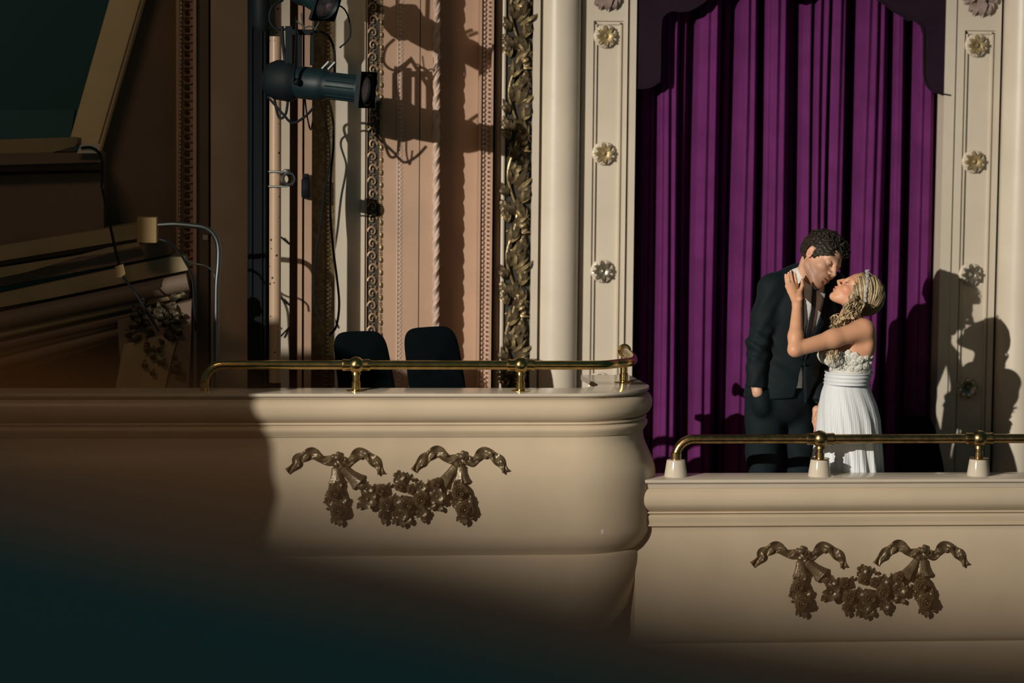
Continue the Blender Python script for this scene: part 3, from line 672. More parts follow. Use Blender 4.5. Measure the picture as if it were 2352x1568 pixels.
# pipe clamp
e=empty('pipe_clamp',P(640,430,Yp),'chrome pipe clamp with short open tube on the speckled pole','clamp')
c=P(658,411,Yp-.03); 
ring=MB(); ring.lathe([(.030,-.05),(.032,-.05),(.032,.05),(.022,.05),(.022,-.05),(.030,-.05)],c,(.25,-1,0.05),24,cap=False); ring.build('open_tube',CHROME,e)
for dz in (.036,-.036):
    MB().tube([(xp-.036,Yp-.01,c[2]+dz),(xp-.03,Yp-.034,c[2]+dz),(c[0],Yp-.05,c[2]+dz*.98),(c[0]+.026,Yp-.05,c[2]+dz*.8),(c[0]+.036,Yp-.05,c[2])],.0045,6).build('strap',CHROME,e)
MB().box(c[0]-.014,c[0]+.018,Yp-.05,Yp-.02,c[2]+.034,c[2]+.048,bev=.003).build('bolt',CHROME,e)
MB().lathe([(.022,0),(.022,.12)],c,(.25,-1,0.05),18).build('tube_bore',BLACK,e) if False else None
q=P(702,430,YW-.165); o=MB(); o.box(q[0]-.022,q[0]+.022,q[1]-.03,q[1]+.03,q[2]-.055,q[2]+.045,bev=.008); o.box(q[0]-.015,q[0]+.016,q[1]-.034,q[1],q[2]+.045,q[2]+.07,bev=.004)
o=o.build('junction_box',BLACK); tag(o,'small black junction box on the trim right of the clamp','box')
# ellipsoidal spotlight
Ys=Yp-.14
def luminaire(name,label,A,B,Yd,s=1.0,slots=True):
    "A back pixel, B lens pixel"
    a=P(A[0],A[1],Yd); c=P(B[0],B[1],Yd-.26); d=(c-a); L=np.linalg.norm(d); d/=L
    e=empty(name,a,label,'stage light'); r=.076*s
    MB().lathe([(r*.5,-.0),(r*1.0,.02),(r*1.25,.06),(r*1.3,L*.26),(r*1.15,L*.30),(r*.95,L*.34)],a,d,28).build('lamp_housing',BLACK,e,ang=40)
    b=MB(); b.lathe([(r*.98,L*.33),(r*1.02,L*.36),(r*1.02,L*.56),(r*.9,L*.60),(r*.82,L*.62),(r*.82,L*.93)],a,d,28).build('barrel',TEALM,e,ang=40)
    side=np.cross(d,(0,0,1)); side/=np.linalg.norm(side); up=np.cross(side,d)
    for k in range(16):
        an=2*PI*k/16; o=math.cos(an)*side+math.sin(an)*up; b=MB(); b.tube([a+d*L*.64+o*r*.80,a+d*L*.92+o*r*.80],.0045,5); b.build('fin',TEALM,e)
    # square colour frame holder
    b=MB(); V=[]; h=r*1.12
    for dd in (L*.955,L*1.0):
        for su,sv in ((-1,-1),(1,-1),(1,1),(-1,1)): V.append(a+d*dd+side*su*h+up*sv*h)
    b.add(V,[(0,1,5,4),(1,2,6,5),(2,3,7,6),(3,0,4,7),(0,3,2,1)]); fh=b.build('filter_frame',BLACK,e,smooth=False)
    MB().lathe([(r*.80,L*.93),(r*.92,L*1.005),(r*.98,L*1.0),(r*.98,L*.93)],a,d,32,cap=False).build('lens_ring',TEALM,e)
    n=24; b=MB(); V=[a+d*(L*.985)]+[]; F=[]
    for ri in (1,2,3):
        for k in range(n): an=2*PI*k/n; V.append(a+d*(L*(.985-.006*ri))+r*.29*ri*(math.cos(an)*side+math.sin(an)*up))
    for k in range(n): F.append((0,1+k,1+(k+1)%n))
    for ri in range(2):
        for k in range(n): F.append((1+ri*n+k,1+(ri+1)*n+k,1+(ri+1)*n+(k+1)%n,1+ri*n+(k+1)%n))
    b.add(V,F).build('lens',LENS,e)
    # yoke
    pv=a+d*L*.30
    for s_ in (1,):
        pts=[pv+side*r*1.45*0.2-np.array((0,r*1.5,0)),pv-np.array((0,r*1.5,0))+np.array((0,0,.20)),pv+np.array((0,0,.30)),pv+np.array((0,r*1.5,0))+np.array((0,0,.20)),pv+np.array((0,r*1.5,0))]
        b=MB(); b.tube(pts,.016,4,flat=.3); b.build('yoke',BLACK,e,smooth=False)
    for q in (-.28,.02): b=MB(); b.tube([pv+d*L*(.30+q*.2)+up*r*1.0,pv+d*L*(.36+q*.2)+up*r*1.5],.008,6).build('shutter_handle',CHROME,e)
    k=MB(); k.ball(pv-np.array((0,r*1.62,0)),.018,10,8); k.build('yoke_knob',BLACK,e)
    return e
LENS=mat('mottled_lens_glass',(.50,.38,.40),.35,spec=.6,var=.6,vscale=30)
luminaire('stage_spotlight','black theatre spotlight aimed right, mottled round lens, on the pole',(610,180),(845,207),Ys-.03)
luminaire('stage_spotlight','upper black theatre spotlight cut off by the top edge, above the other',(640,-58),(752,14),Ys-.06,.9)
# yoke hanger bars and clamp between lights
e=empty('yoke_hanger',P(690,180,Ys-.14),'black steel hanger bars dropping to the lower spotlight','bracket')
for (x0_,x1_,y0_,y1_) in ((683,694,75,205),(670,720,68,80),(655,672,60,180),(712,722,75,150)):
    a=P(x0_,y1_,Ys-.13); c=P(x1_,y0_,Ys-.13); MB().box(a[0],c[0],Ys-.14,Ys-.12,a[2],c[2],bev=.002).build('bar',BLACK,e,smooth=False)
for (p,q) in (((692,30),(697,68)),((720,35),(718,66)),((732,50),(722,70)),((680,48),(700,62)),((700,64),(712,60)),((712,60),(728,66))):
    MB().tube([P(*p,Ys-.15),P(*q,Ys-.15)],.0035,6).build('safety_wire',CHROME,e)
# boom arm reaching up right, outside top edge: its shadow falls on the wall
e=empty('boom_arm',P(600,-90,Ys),'black boom arm pipe above the upper spotlight','pipe')
MB().tube([P(575,-82,Ys),P(770,-22,Ys)],.022,14).build('pipe',BLACK,e)
for q,yy in ((600,-74),(705,-42)):
    c=P(q,yy,Ys); b=MB(); b.ball(c,.06,12,8,(1.1,.6,.9)); b.box(c[0]-.05,c[0]+.05,Ys-.02,Ys+.02,c[2]-.09,c[2]+.06,bev=.01); b.build('pipe_coupler',BLACK,e)
b=MB(); a=P(590,10,Ys); 
b.lathe([(.03,0),(.045,.03),(.045,.20),(.02,.24),(.02,.30)],P(600,72,Ys+.04),(0,0,1),14)
o=b.build('hanging_counterweight',BLACK); tag(o,'black cylindrical weight hanging by the pole near the upper spotlight','weight')
MB().tube([P(600,2,Ys+.04),P(600,-70,Ys)],.012,8).build('hook',BLACK,o)
# cables
def cable(label,pts,r=.0055,name='cable',m=None):
    o=MB().tube(spline([P(*p) for p in pts],8),r,8).build(name,m or BLACK); return tag(o,label,'cable')
y_=YW-.33
cable('long black cable falling from the spotlight beside the left chair',[(745,205,Ys-.12),(752,222,Ys-.05),(764,270,y_),(766,330,y_),(760,400,y_),(758,470,y_),(764,560,y_),(774,640,y_),(779,700,y_),(772,750,y_),(755,770,y_)],.0065)
cable('second thin cable looping left of the long one',[(735,225,Ys+.1),(752,300,y_),(757,370,y_),(745,440,y_),(736,520,y_),(724,600,y_),(722,690,y_),(740,740,y_)],.005)
cable('cable loop hanging under the spotlight from the pole',[(628,215,Ys-.06),(640,268,Ys-.08),(656,262,Ys-.09),(662,220,Ys-.09)],.0065)
cable('low swag of cable under the spotlight barrel',[(615,222,Ys-.05),(650,262,Ys-.09),(672,282,Ys-.09),(700,268,Ys-.09),(722,245,Ys-.09)],.0065)
cable('cable arching right above the spotlight',[(720,72,Ys-.02),(752,80,Ys),(768,120,Ys),(768,190,Ys+.02)],.006)
cable('cable loop around the top of the pole',[(650,0,Ys-.08),(624,18,Ys-.10),(620,50,Ys-.10),(640,68,Ys-.10),(668,64,Ys-.10)],.0065)
cable('dangling wire loop below the bracket bars',[(700,225,Ys-.02),(706,270,Ys),(714,298,Ys),(720,265,Ys)],.004)
cable('short cable beside the pole above the spotlight',[(648,60,Ys-.1),(650,100,Ys-.1),(655,140,Ys-.1)],.008)
cable('two looped cable behind the upper spotlight',[(730,0,Ys),(790,20,Ys+.05),(805,80,Ys+.05),(780,110,Ys+.05)],.004)
# black bars standing in for diagonal shadows on the strip right of pole
o=MB()
for y in (550,690,758): 
    a=P(645,y-6,YW-.16); c=P(664,y+10,YW-.135); o.tube([a,c] if y<750 else [P(645,772,YW-.16),P(664,752,YW-.135)],.005,6)
o=o.build('shadow_bars',BLACK); tag(o,'short black bars standing in for shadows behind the speckled pole','shadow_mark')
# ============================================================ far left: upper box, slanted strip, cornice
YA=YW-.12
b=MB(); b.prism([P(*p,YA) for p in [(418,-560),(496,-560),(231,352),(205,352),(160,322),(252,-2)]],YA,.10)
sl=b.build('trim_14',mat('warm_cream_board',(.75,.60,.34),.5,bump=.2,bscale=20,var=.1),smooth=False); struct(sl,'broad slanted cream board crossing the upper left corner','trim')
b=MB(); b.prism([P(*p,YA-.012) for p in [(329,-5),(333,-5),(233,348),(228,348)]],YA-.012,.05); b.build('edge_bead',OLIVE,sl,smooth=False)
b=MB(); b.prism([P(*p,YA-.006) for p in [(323,-5),(326,-5),(224,344),(221,344)]],YA-.006,.05); b.build('edge_groove',BROWN,sl,smooth=False)
# upper left box parapet
UB=empty('upper_box_front',P(110,560,13.2),'dark front of a box at the far left below the slanted board','balcony')
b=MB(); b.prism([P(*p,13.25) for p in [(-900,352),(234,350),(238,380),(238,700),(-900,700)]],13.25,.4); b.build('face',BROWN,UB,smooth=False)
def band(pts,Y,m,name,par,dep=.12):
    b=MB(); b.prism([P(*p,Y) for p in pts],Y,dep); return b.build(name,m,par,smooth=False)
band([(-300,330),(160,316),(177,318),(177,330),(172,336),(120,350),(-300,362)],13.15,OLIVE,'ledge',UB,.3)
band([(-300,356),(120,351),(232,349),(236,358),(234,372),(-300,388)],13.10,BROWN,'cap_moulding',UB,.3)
band([(-300,404),(234,392),(234,396),(-300,409)],13.2,BLACKM,'shadow_line',UB,.1)
o=band([(186,331),(229,330),(224,352),(176,352)],13.05,PAPER,'taped_paper',None,.003); tag(o,'sheet of white paper taped on the corner of the ledge','paper')
o=MB(); o.tube(PX([(186,340,13.04),(205,338,13.04),(222,345,13.04),(233,362,13.04),(236,400,13.04),(233,432,13.04)],13,6),.006,6); o=o.build('cable',BLACK); tag(o,'black cable coming off the taped paper at the ledge corner','cable')
o=MB(); o.tube(PX([(235,434,12.9),(243,470,12.85),(262,560,12.8),(274,608,12.78)],13,6),.007,6); o.tube(PX([(282,634,12.6),(310,672,12.6),(340,720,12.55),(365,760,12.5)],13,6),.006,6)
o=o.build('cable',BLACK); tag(o,'black cable running down over the stepped mouldings at the left','cable')
o=band([(264,612),(283,606),(288,628),(282,636),(264,638)],12.6,WOODB,'tape_patch',None,.004); tag(o,'tan tape patch holding the cable on the moulding','tape')
# stepped cornice
CO=empty('stepped_cornice',P(200,700,12.9),'stepped dusty cornice climbing to the right at the far left','cornice')
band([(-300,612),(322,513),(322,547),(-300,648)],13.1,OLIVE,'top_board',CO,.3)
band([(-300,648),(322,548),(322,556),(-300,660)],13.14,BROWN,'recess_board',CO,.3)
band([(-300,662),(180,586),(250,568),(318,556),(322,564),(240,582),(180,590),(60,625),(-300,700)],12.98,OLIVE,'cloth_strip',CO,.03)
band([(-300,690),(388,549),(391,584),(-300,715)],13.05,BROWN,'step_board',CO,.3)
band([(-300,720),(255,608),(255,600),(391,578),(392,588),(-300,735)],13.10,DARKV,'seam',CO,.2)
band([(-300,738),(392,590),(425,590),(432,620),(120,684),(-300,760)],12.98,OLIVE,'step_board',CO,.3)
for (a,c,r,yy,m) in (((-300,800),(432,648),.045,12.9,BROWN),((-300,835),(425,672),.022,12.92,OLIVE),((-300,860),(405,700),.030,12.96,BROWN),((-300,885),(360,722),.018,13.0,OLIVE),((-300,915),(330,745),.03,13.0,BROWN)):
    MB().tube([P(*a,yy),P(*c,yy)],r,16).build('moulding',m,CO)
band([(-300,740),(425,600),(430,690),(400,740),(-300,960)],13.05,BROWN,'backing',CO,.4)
a=P(316,556,12.85); c=P(345,498,12.85); o=MB(); o.box(a[0],c[0]+.035,12.78,12.95,a[2],c[2],bev=.003)
o=o.build('wooden_block',WOODB,smooth=False); tag(o,'tan wooden block sitting on the end of the stepped cornice','block')
LEAFD=mat('black_brown_gilt',(.05,.04,.02),.5,metal=.3,var=.3)  # near-black brown gilding for the capital leaves
# pilaster capital with acanthus and flared shaft
CP=empty('acanthus_capital',P(350,870,12.75),'dim acanthus capital over a flared shaft, lower left','capital')
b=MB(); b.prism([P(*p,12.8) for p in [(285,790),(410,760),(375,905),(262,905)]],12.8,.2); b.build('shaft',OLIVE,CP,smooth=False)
b=MB(); b.prism([P(*p,12.82) for p in [(270,735),(440,690),(430,905),(280,905)]],12.82,.2); b.build('core',BROWN,CP,smooth=False)
for k in range(46):
    px=300+random.random()*135; py=700+random.random()*95-(px-300)*.12; L=random.uniform(16,30)*12.7/6000
    place('leaf',leafD if k else (leafD:=leaf_mesh('leaf',LEAFD,1,.6,.35,.8,1)),P(px,py,12.80),CP,wallrot(math.radians(random.choice((90,60,120,75,105))+random.uniform(-15,15)),-.35),(L,L,L))
for k in range(16):
    px=330+random.random()*80; py=790+random.random()*80; L=random.uniform(14,24)*12.7/6000
    place('leaf',leafD,P(px,py,12.79),CP,wallrot(math.radians(random.uniform(40,140)),-.3),(L,L,L))
# bent tube guard rail
Yg=12.75
g=empty('tube_guard_rail',P(497,760,Yg),'bent steel tube guard rail with taped label, left of the black gap','rail')
MB().tube(PX([(362,517),(400,515),(440,518),(470,523),(490,537),(501,562),(502,600),(498,650),(497,700),(497,790),(497,905)],Yg,8),.013,12).build('tube',CHROME,g)
MB().tube(PX([(366,550),(395,560),(420,590),(440,604),(470,610),(490,624),(494,640)],Yg+.03,8),.005,8).build('brace',CHROME,g)
MB().tube(PX([(375,548),(400,565),(425,600),(442,640),(446,700),(450,760)],Yg+.03,8),.006,8).build('brace',BLACK,g)
o=band([(466,539),(477,540),(477,551),(466,550)],YW-.045,PAPER,'tape_label',None,.003); tag(o,'tiny pale tape square stuck on the wall inside the bent rail','tape')
# dark upper box interior lip
band([(-300,258),(172,252),(160,330),(-300,335)],YW+.3,DARKV,'inner_lip',UB,.1)
# ============================================================ foreground balustrade close to the camera
def fg(pxs,Y,d=1):
    return [P(*p,Y) for p in pxs]
FGM=mat('dark_teal_plush',(.045,.17,.24),1.0,spec=.0,bump=.2,bscale=150)
FGB=mat('amber_varnished_wood',(.55,.27,.10),.6,spec=.3,var=.15,vscale=5)
e=empty('foreground_balustrade',P(900,1560,.95),'blurred dark curved balustrade sloping across the lower left foreground','balustrade')
line=[(-600,800),(-300,870),(0,945),(300,1015),(700,1110),(900,1155),(1176,1225),(1500,1300),(1800,1352),(2300,1415),(2900,1470)]
cen=spline([P(px,py+98,.92+.00003*px) for px,py in line],6)
b=MB(); b.tube(cen,.021,16); b.build('wooden_lip',FGB,e)
V=[];F=[]; prof=[(0,0),(-.02,.006),(-.05,.000),(-.07,-.02),(-.075,-.06),(-.08,-.6),(.03,-.6),(.03,-.02),(.018,-.002)]
n=len(prof)
for c in cen:
    for (o_,z_) in prof: V.append((c[0],c[1]+o_+.01,c[2]+z_-.006))
for i in range(len(cen)-1):
    for k in range(n): F.append((i*n+k,(i+1)*n+k,(i+1)*n+(k+1)%n,i*n+(k+1)%n))
F.append(tuple(range(n))); F.append(tuple(range((len(cen)-1)*n+n-1,(len(cen)-1)*n-1,-1)))
MB().add(V,F).build('plush_top',FGM,e)

# unseen blockers added out of view, set to shade far-left wall and parapet
def onY(T,Y): return LP+(T-LP)*((Y-LP[1])/(T[1]-LP[1]))
e1=onY(P(596,450,YW-.04),8.0); e2=onY(P(700,960,12.0),8.0); e3=onY(P(632,893,12.9),8.0)
o=MB().box(e1[0]-2.5,e1[0],8.0,8.35,-2.8,6.0,bev=.02).build('added_blocker',CREAMW,smooth=False); struct(o,'added unseen pier beyond the left edge, blocking the spot from the far-left wall','wall')
zt=float(e3[2]); pr=[(0,zt),(.02,zt-.01),(0,zt-.03),(-.03,zt-.05),(.02,zt-.12),(-.03,zt-.20),(.05,zt-.5),(-.03,zt-.9),(-.2,zt-1.4),(-.5,zt-1.4),(-.5,zt)]
o=MB().sweep([(a-.02,z) for a,z in pr],[(e1[0]-2.5,8.0,0,-1),(e2[0]-.15,8.0,0,-1),(e2[0]-.02,8.1,.8,-.6),(e2[0],8.6,1,0)]).build('added_blocker.001',CREAM); struct(o,'added unseen moulded front beyond the left edge, blocking the spot from the left parapet','wall')
# ============================================================ people: signed-distance bodies turned into one skin each
def smin(a,b,k):
    h=np.clip(.5+.5*(b-a)/k,0,1); return b*(1-h)+a*h-k*h*(1-h)
def smax(a,b,k): return -smin(-a,-b,k)
def rcone(p,a,b,r1,r2):
    a=np.array(a,float); b=np.array(b,float); d=b-a; t=np.clip(((p-a)@d)/(d@d),0,1)
    return np.linalg.norm(p-a-t[:,None]*d,axis=1)-(r1+(r2-r1)*t)
def ell(p,c,r,Rm=None):
    q=p-np.array(c,float)
    if Rm is not None: q=q@Rm
    r=np.array(r,float); k0=np.linalg.norm(q/r,axis=1); k1=np.linalg.norm(q/(r*r),axis=1)+1e-9
    return k0*(k0-1)/k1
def chain(p,pts,rs,k=.02):
    d=None
    for i in range(len(pts)-1):
        e=rcone(p,pts[i],pts[i+1],rs[i],rs[i+1]); d=e if d is None else smin(d,e,k)
    return d
def poly2(q,pts):
    pts=np.array(pts,float); n=len(pts); d=np.full(len(q),1e9); s=np.ones(len(q))
    for i in range(n):
        a=pts[i]; b=pts[i-1]; e=b-a; w=q-a; t=np.clip((w@e)/(e@e),0,1); bb=w-t[:,None]*e; d=np.minimum(d,(bb**2).sum(1))
        c1=q[:,1]>=a[1]; c2=q[:,1]<b[1]; c3=e[0]*w[:,1]>e[1]*w[:,0]
        fl=(c1&c2&c3)|(~c1&~c2&~c3); s=np.where(fl,-s,s)
    return s*np.sqrt(d)
def nets(fn,lo,hi,h,step=4):
    lo=np.array(lo,float); hi=np.array(hi,float); n=(np.ceil((hi-lo)/(h*step)).astype(int))*step+1
    cn=(n-1)//step
    ax=[lo[i]+h*step*(np.arange(cn[i])+.5) for i in range(3)]
    G=np.stack(np.meshgrid(*ax,indexing='ij'),-1).reshape(-1,3); cd_=fn(G).reshape(cn)
    up=np.repeat(np.repeat(np.repeat(cd_,step,0),step,1),step,2)
    up=np.pad(up,((0,1),(0,1),(0,1)),mode='edge')
    mk=np.abs(up)<h*step*1.6
    idx=np.argwhere(mk); D=np.where(mk,0,up).astype(float); D[mk]=fn(lo+idx*h)
    s=D<0
    # cells
    c=np.zeros(np.array(D.shape)-1,int); 
    for dx in (0,1):
        for dy in (0,1):
            for dz in (0,1): c+=s[dx:dx+c.shape[0],dy:dy+c.shape[1],dz:dz+c.shape[2]]
    act=(c>0)&(c<8); ids=np.full(c.shape,-1); cells=np.argwhere(act); ids[act]=np.arange(len(cells))
    acc=np.zeros((len(cells),3)); cnt=np.zeros(len(cells))
    cor=[np.array(q) for q in ((0,0,0),(1,0,0),(0,1,0),(0,0,1),(1,1,0),(1,0,1),(0,1,1),(1,1,1))]
    for i,a in enumerate(cor):
        for b in cor[i+1:]:
            if np.abs(a-b).sum()!=1: continue
            A=cells+a; B=cells+b; da=D[A[:,0],A[:,1],A[:,2]]; db=D[B[:,0],B[:,1],B[:,2]]; m=(da<0)!=(db<0)
            t=np.zeros(len(cells)); t[m]=da[m]/(da[m]-db[m]); acc[m]+=(A+(B-A)*t[:,None])[m]; cnt[m]+=1
    V=lo+h*(acc/np.maximum(cnt,1)[:,None]); F=[]
    for axn in range(3):
        o=[i for i in range(3) if i!=axn]
        sl0=[slice(None)]*3; sl1=[slice(None)]*3; sl0[axn]=slice(0,-1); sl1[axn]=slice(1,None)
        e=s[tuple(sl0)]!=s[tuple(sl1)]; E=np.argwhere(e)
        E=E[(E[:,o[0]]>0)&(E[:,o[1]]>0)&(E[:,o[0]]<D.shape[o[0]]-1)&(E[:,o[1]]<D.shape[o[1]]-1)]
        q=[]
        for (u,v) in ((0,0),(-1,0),(-1,-1),(0,-1)):
            K=E.copy(); K[:,o[0]]+=u; K[:,o[1]]+=v; q.append(ids[K[:,0],K[:,1],K[:,2]])
        Q=np.stack(q,1); fl=s[E[:,0],E[:,1],E[:,2]]^(axn==1); Q[fl]=Q[fl][:,::-1]; F.append(Q[(Q>=0).all(1)])
    return V,np.concatenate(F)
def skin(name,parts,m,parent,org,colfn=None,smooth_it=1):
    Vs=[];Fs=[];n=0
    for V,F in parts: Vs.append(V); Fs.append(F+n); n+=len(V)
    V=np.concatenate(Vs); F=np.concatenate(Fs)
    for _ in range(smooth_it): # light laplacian smoothing
        S=np.zeros_like(V); C=np.zeros(len(V))
        for a,b in ((0,1),(1,2),(2,3),(3,0)):
            np.add.at(S,F[:,a],V[F[:,b]]); np.add.at(C,F[:,a],1); np.add.at(S,F[:,b],V[F[:,a]]); np.add.at(C,F[:,b],1)
        V=V*.5+.5*S/np.maximum(C,1)[:,None]
    me=bpy.data.meshes.new(name); me.vertices.add(len(V)); me.vertices.foreach_set('co',(V-np.array(org)).ravel())
    me.loops.add(len(F)*4); me.loops.foreach_set('vertex_index',F.ravel().astype(np.int32)); me.polygons.add(len(F))
    me.polygons.foreach_set('loop_start',np.arange(0,len(F)*4,4,dtype=np.int32)); me.update(calc_edges=True); me.validate()
    me.polygons.foreach_set('use_smooth',np.ones(len(me.polygons),bool)); me.materials.append(m)
    if colfn is not None:
        ca=me.color_attributes.new('pig','FLOAT_COLOR','POINT'); c=np.ones((len(V),4)); c[:,:3]=colfn(V); ca.data.foreach_set('color',c.ravel())
    return link(name,me,org,parent)
SKM=mat('man_skin',(.55,.32,.21),.48,attr='pig',var=.05,vscale=40,spec=.35); SKW=mat('woman_skin',(.70,.44,.31),.46,attr='pig',var=.03,vscale=40,spec=.35)
for m_ in (SKM,SKW):
    b_=m_.node_tree.nodes['Principled BSDF']; b_.inputs['Subsurface Weight'].default_value=.12; b_.inputs['Subsurface Scale'].default_value=.008; b_.inputs['Subsurface Radius'].default_value=(1,.35,.2)
SUIT=mat('navy_black_suit',(.005,.0105,.0130),.75,bump=.35,bscale=90,spec=.2,sheen=.12,sheencol=(.2,.35,.4),var=.15,vscale=12)
TROU=mat('black_trousers',(.007,.012,.015),.8,bump=.3,bscale=80,spec=.15)
SHIRT=mat('white_shirt',(.80,.80,.78),.7,bump=.15,bscale=80)
TIE=mat('black_satin_tie',(.006,.010,.018),.35,spec=.5,bump=.1)
STRAP=mat('tan_strap',(.20,.12,.055),.5)
DRESS=mat('white_pleated_chiffon',(.66,.69,.71),.5,bump=.1,bscale=120,spec=.35,sheen=.1)
LACE=mat('ivory_lace',(.70,.69,.62),.6,bump=.3,bscale=300,spec=.3)
HAIRM=mat('dark_brown_hair',(.022,.016,.011),.55,spec=.35,var=.4,vscale=60)
HAIRW=mat('blonde_hair',(.46,.33,.165),.42,spec=.45,attr='pig',var=.25,vscale=70)
CRYST=mat('crystal',(.80,.82,.85),.12,metal=.6)
# ---------------- head field, local coords x forward, y left, z up
def head_sdf(q,male,k=1.0):
    q=q/k
    ya=np.stack([q[:,0],np.abs(q[:,1]),q[:,2]],1)   # mirrored
    d=ell(q,(-.014,0,.045),(.098,.075,.083))
    d=smin(d,ell(q,(.030,0,.005),(.062,.062,.080)),.03)
    jw=.050 if male else .043
    d=smin(d,rcone(ya,(.005,jw,-.050),(.062,.018,-.092 if male else -.088),.022,.021),.03)
    d=smin(d,ell(q,(.050,0,-.050),(.050,.045,.045)),.025)
    d=smin(d,ell(q,(.078,0,-.093),(.020,.024 if male else .017,.020)),.018)
    d=smin(d,ell(ya,(.060,.042,-.022),(.028,.024,.022)),.02)
    br=.013 if male else .009
    d=smin(d,rcone(ya,(.083,.006,.028),(.070,.045,.032),br,br),.016)
    # sockets, then closed lids
    d=smax(d,-ell(ya,(.098,.031,.010),(.017,.018,.013)),.012)
    d=smin(d,ell(ya,(.0775,.0315,.008),(.0145,.0155,.0135)),.004)
    # cheeks/muzzle
    d=smin(d,ell(q,(.084,0,-.055),(.020,.028,.024)),.014)
    # nose
    d=smin(d,chain(q,[(.088,0,.020),(.104,0,.000),(.117,0,-.020)],[.0085,.0085,.0105 if male else .0085],.006),.010)
    d=smin(d,ell(ya,(.105,.0115,-.026),(.011,.0075,.0075)),.005)
    d=smax(d,-ell(ya,(.108,.006,-.034),(.005,.0035,.004)),.003)
    # lips
    lw=.0055 if male else .0068
    d=smin(d,chain(ya,[(.1045,0,-.0515),(.0985,.012,-.0525),(.088,.023,-.0565)],[lw,lw*.9,lw*.4],.004),.004)
    d=smin(d,chain(ya,[(.1015,0,-.0635),(.096,.011,-.0635),(.087,.020,-.0595)],[lw*1.1,lw*.95,lw*.4],.004),.004)
    d=smax(d,-ell(ya,(.108,.0,-.0578),(.016,.021,.0022)),.0025)
    d=smax(d,-ell(q,(.101,0,-.076),(.008,.016,.005)),.006)
    # ears
    ea=ell(ya,(-.008,.077,.004),(.019,.008,.031),np.array(Matrix.Rotation(math.radians(-12),3,'Y')))
    ea=smax(ea,-ell(ya,(-.004,.085,.006),(.010,.007,.019)),.004)
    d=smin(d,ea,.006)
    return d*k
def head_col(q,male,base):
    c=np.tile(np.array(base,float),(len(q),1)); ya=np.abs(q[:,1])
    def g(cx,cy,cz,r): return np.exp(-(((q[:,0]-cx)**2+(ya-cy)**2+(q[:,2]-cz)**2)/(r*r)))[:,None]
    def mixc(w,col): 
        nonlocal c; c=c*(1-w)+np.array(col)*w
    w=np.clip(1.25*np.maximum(g(.105,0,-.052,.011),np.maximum(g(.103,0,-.064,.011),np.maximum(g(.096,.013,-.058,.010),g(.100,.008,-.06,.009))))-.15,0,1)
    mixc(w*(.55 if male else .9),(.50,.19,.16) if male else (.55,.13,.14))
    if male:
        st=np.clip((-.012-q[:,2])/.05,0,1)*np.clip((q[:,0]+.035)/.07,0,1)*np.clip((q[:,2]+.14)/.03,0,1)
        st=np.maximum(st,np.exp(-((q[:,2]+.036)/.008)**2)*(q[:,0]>.08)*(ya<.026)); mixc((st*.68)[:,None],(.20,.095,.05))
        mixc(np.clip(g(.080,.014,.037,.009)+g(.076,.028,.040,.010)+g(.066,.044,.037,.009),0,1)*.85,(.06,.04,.03))
        mixc(g(.094,.031,.001,.005)*.6,(.15,.08,.05))
        mixc(g(-.01,.078,.0,.022)*.35,(.72,.28,.20))
    else:
        mixc(g(.062,.050,-.030,.024)*.55,(.78,.28,.22)); mixc(g(.088,.031,.014,.013)*.5,(.40,.22,.17))
        mixc(np.clip(g(.078,.022,.034,.007)+g(.070,.036,.036,.007),0,1)*.5,(.25,.15,.08))
    return c
class Frame:
    def __init__(s,o,f,l=None,u=None):
        f=np.array(f,float); f/=np.linalg.norm(f); l=np.array(l,float); l-=f*(l@f); l/=np.linalg.norm(l)
        s.o=np.array(o,float); s.R=np.stack([f,l,np.cross(f,l)],1); s.s=1.0
    def to(s,p): return (p-s.o)@s.R/s.s
    def w(s,q): return s.o+s.R@np.array(q,float)*s.s
def dirv(p,y,roll=0): # pitch down p, yaw toward camera y (deg)
    p,y=math.radians(p),math.radians(y); return np.array([math.cos(p)*math.cos(y),-math.cos(p)*math.sin(y),-math.sin(p)])
YM=12.78; YH=12.64
b_z0=float(P(1828,838,12.6)[2])
# ---------------- man frames
fm=np.array([.55,-.77,-.33]); um=np.array([.56,.115,.80]); lm=np.cross(um,fm)
HM=Frame((0,0,0),fm,lm); HM.s=1.09; HM.o=P(1917,632,12.575)-HM.R@np.array((.122,0,-.022))*HM.s
n_m=np.array([math.cos(math.radians(70)),-math.sin(math.radians(70)),0]); l_m=np.array([math.sin(math.radians(70)),math.cos(math.radians(70)),0])
hipx=X(1790,YM,960); chx=X(1844,YM,680); 
def TM(f,l,z): # man torso local -> world; leans to the right going up
    t=max((z-.9)/.6,-.02); return np.array([hipx+(chx-hipx)*t,YM-.02*t,0])+n_m*f+l_m*l+np.array([0,0,z])
def TMi(p):
    t=np.maximum((p[:,2]-.9)/.6,-.02); o=np.stack([hipx+(chx-hipx)*t,YM-.02*t,0*t],1); q=p-o; return np.stack([q@n_m,q@l_m,p[:,2]],1)
zsh=float(P(1760,645,12.6)[2])-.03
def torso(q,g=0):
    d=ell(q,(0,0,.98),(.125+g,.170+g,.20)); d=smin(d,ell(q,(.0,0,1.16),(.118+g,.165+g,.20)),.06)
    d=smin(d,ell(q,(.0,0,zsh-.15),(.125+g,.188+g,.21)),.06)
    d=smin(d,rcone(np.stack([q[:,0],np.abs(q[:,1]),q[:,2]],1),(-.01,0,zsh+.02),(-.01,.165,zsh-.005),.062+g,.060+g),.05)
    d=smin(d,ell(q,(-.02,0.0,zsh+.035),(.075+g,.115+g,.060+g)),.05)
    return d
S_r=TM(-.01,-.175,zsh-.015)
E_r=P(1741,790,12.66); W_r=P(1734,884,12.63)
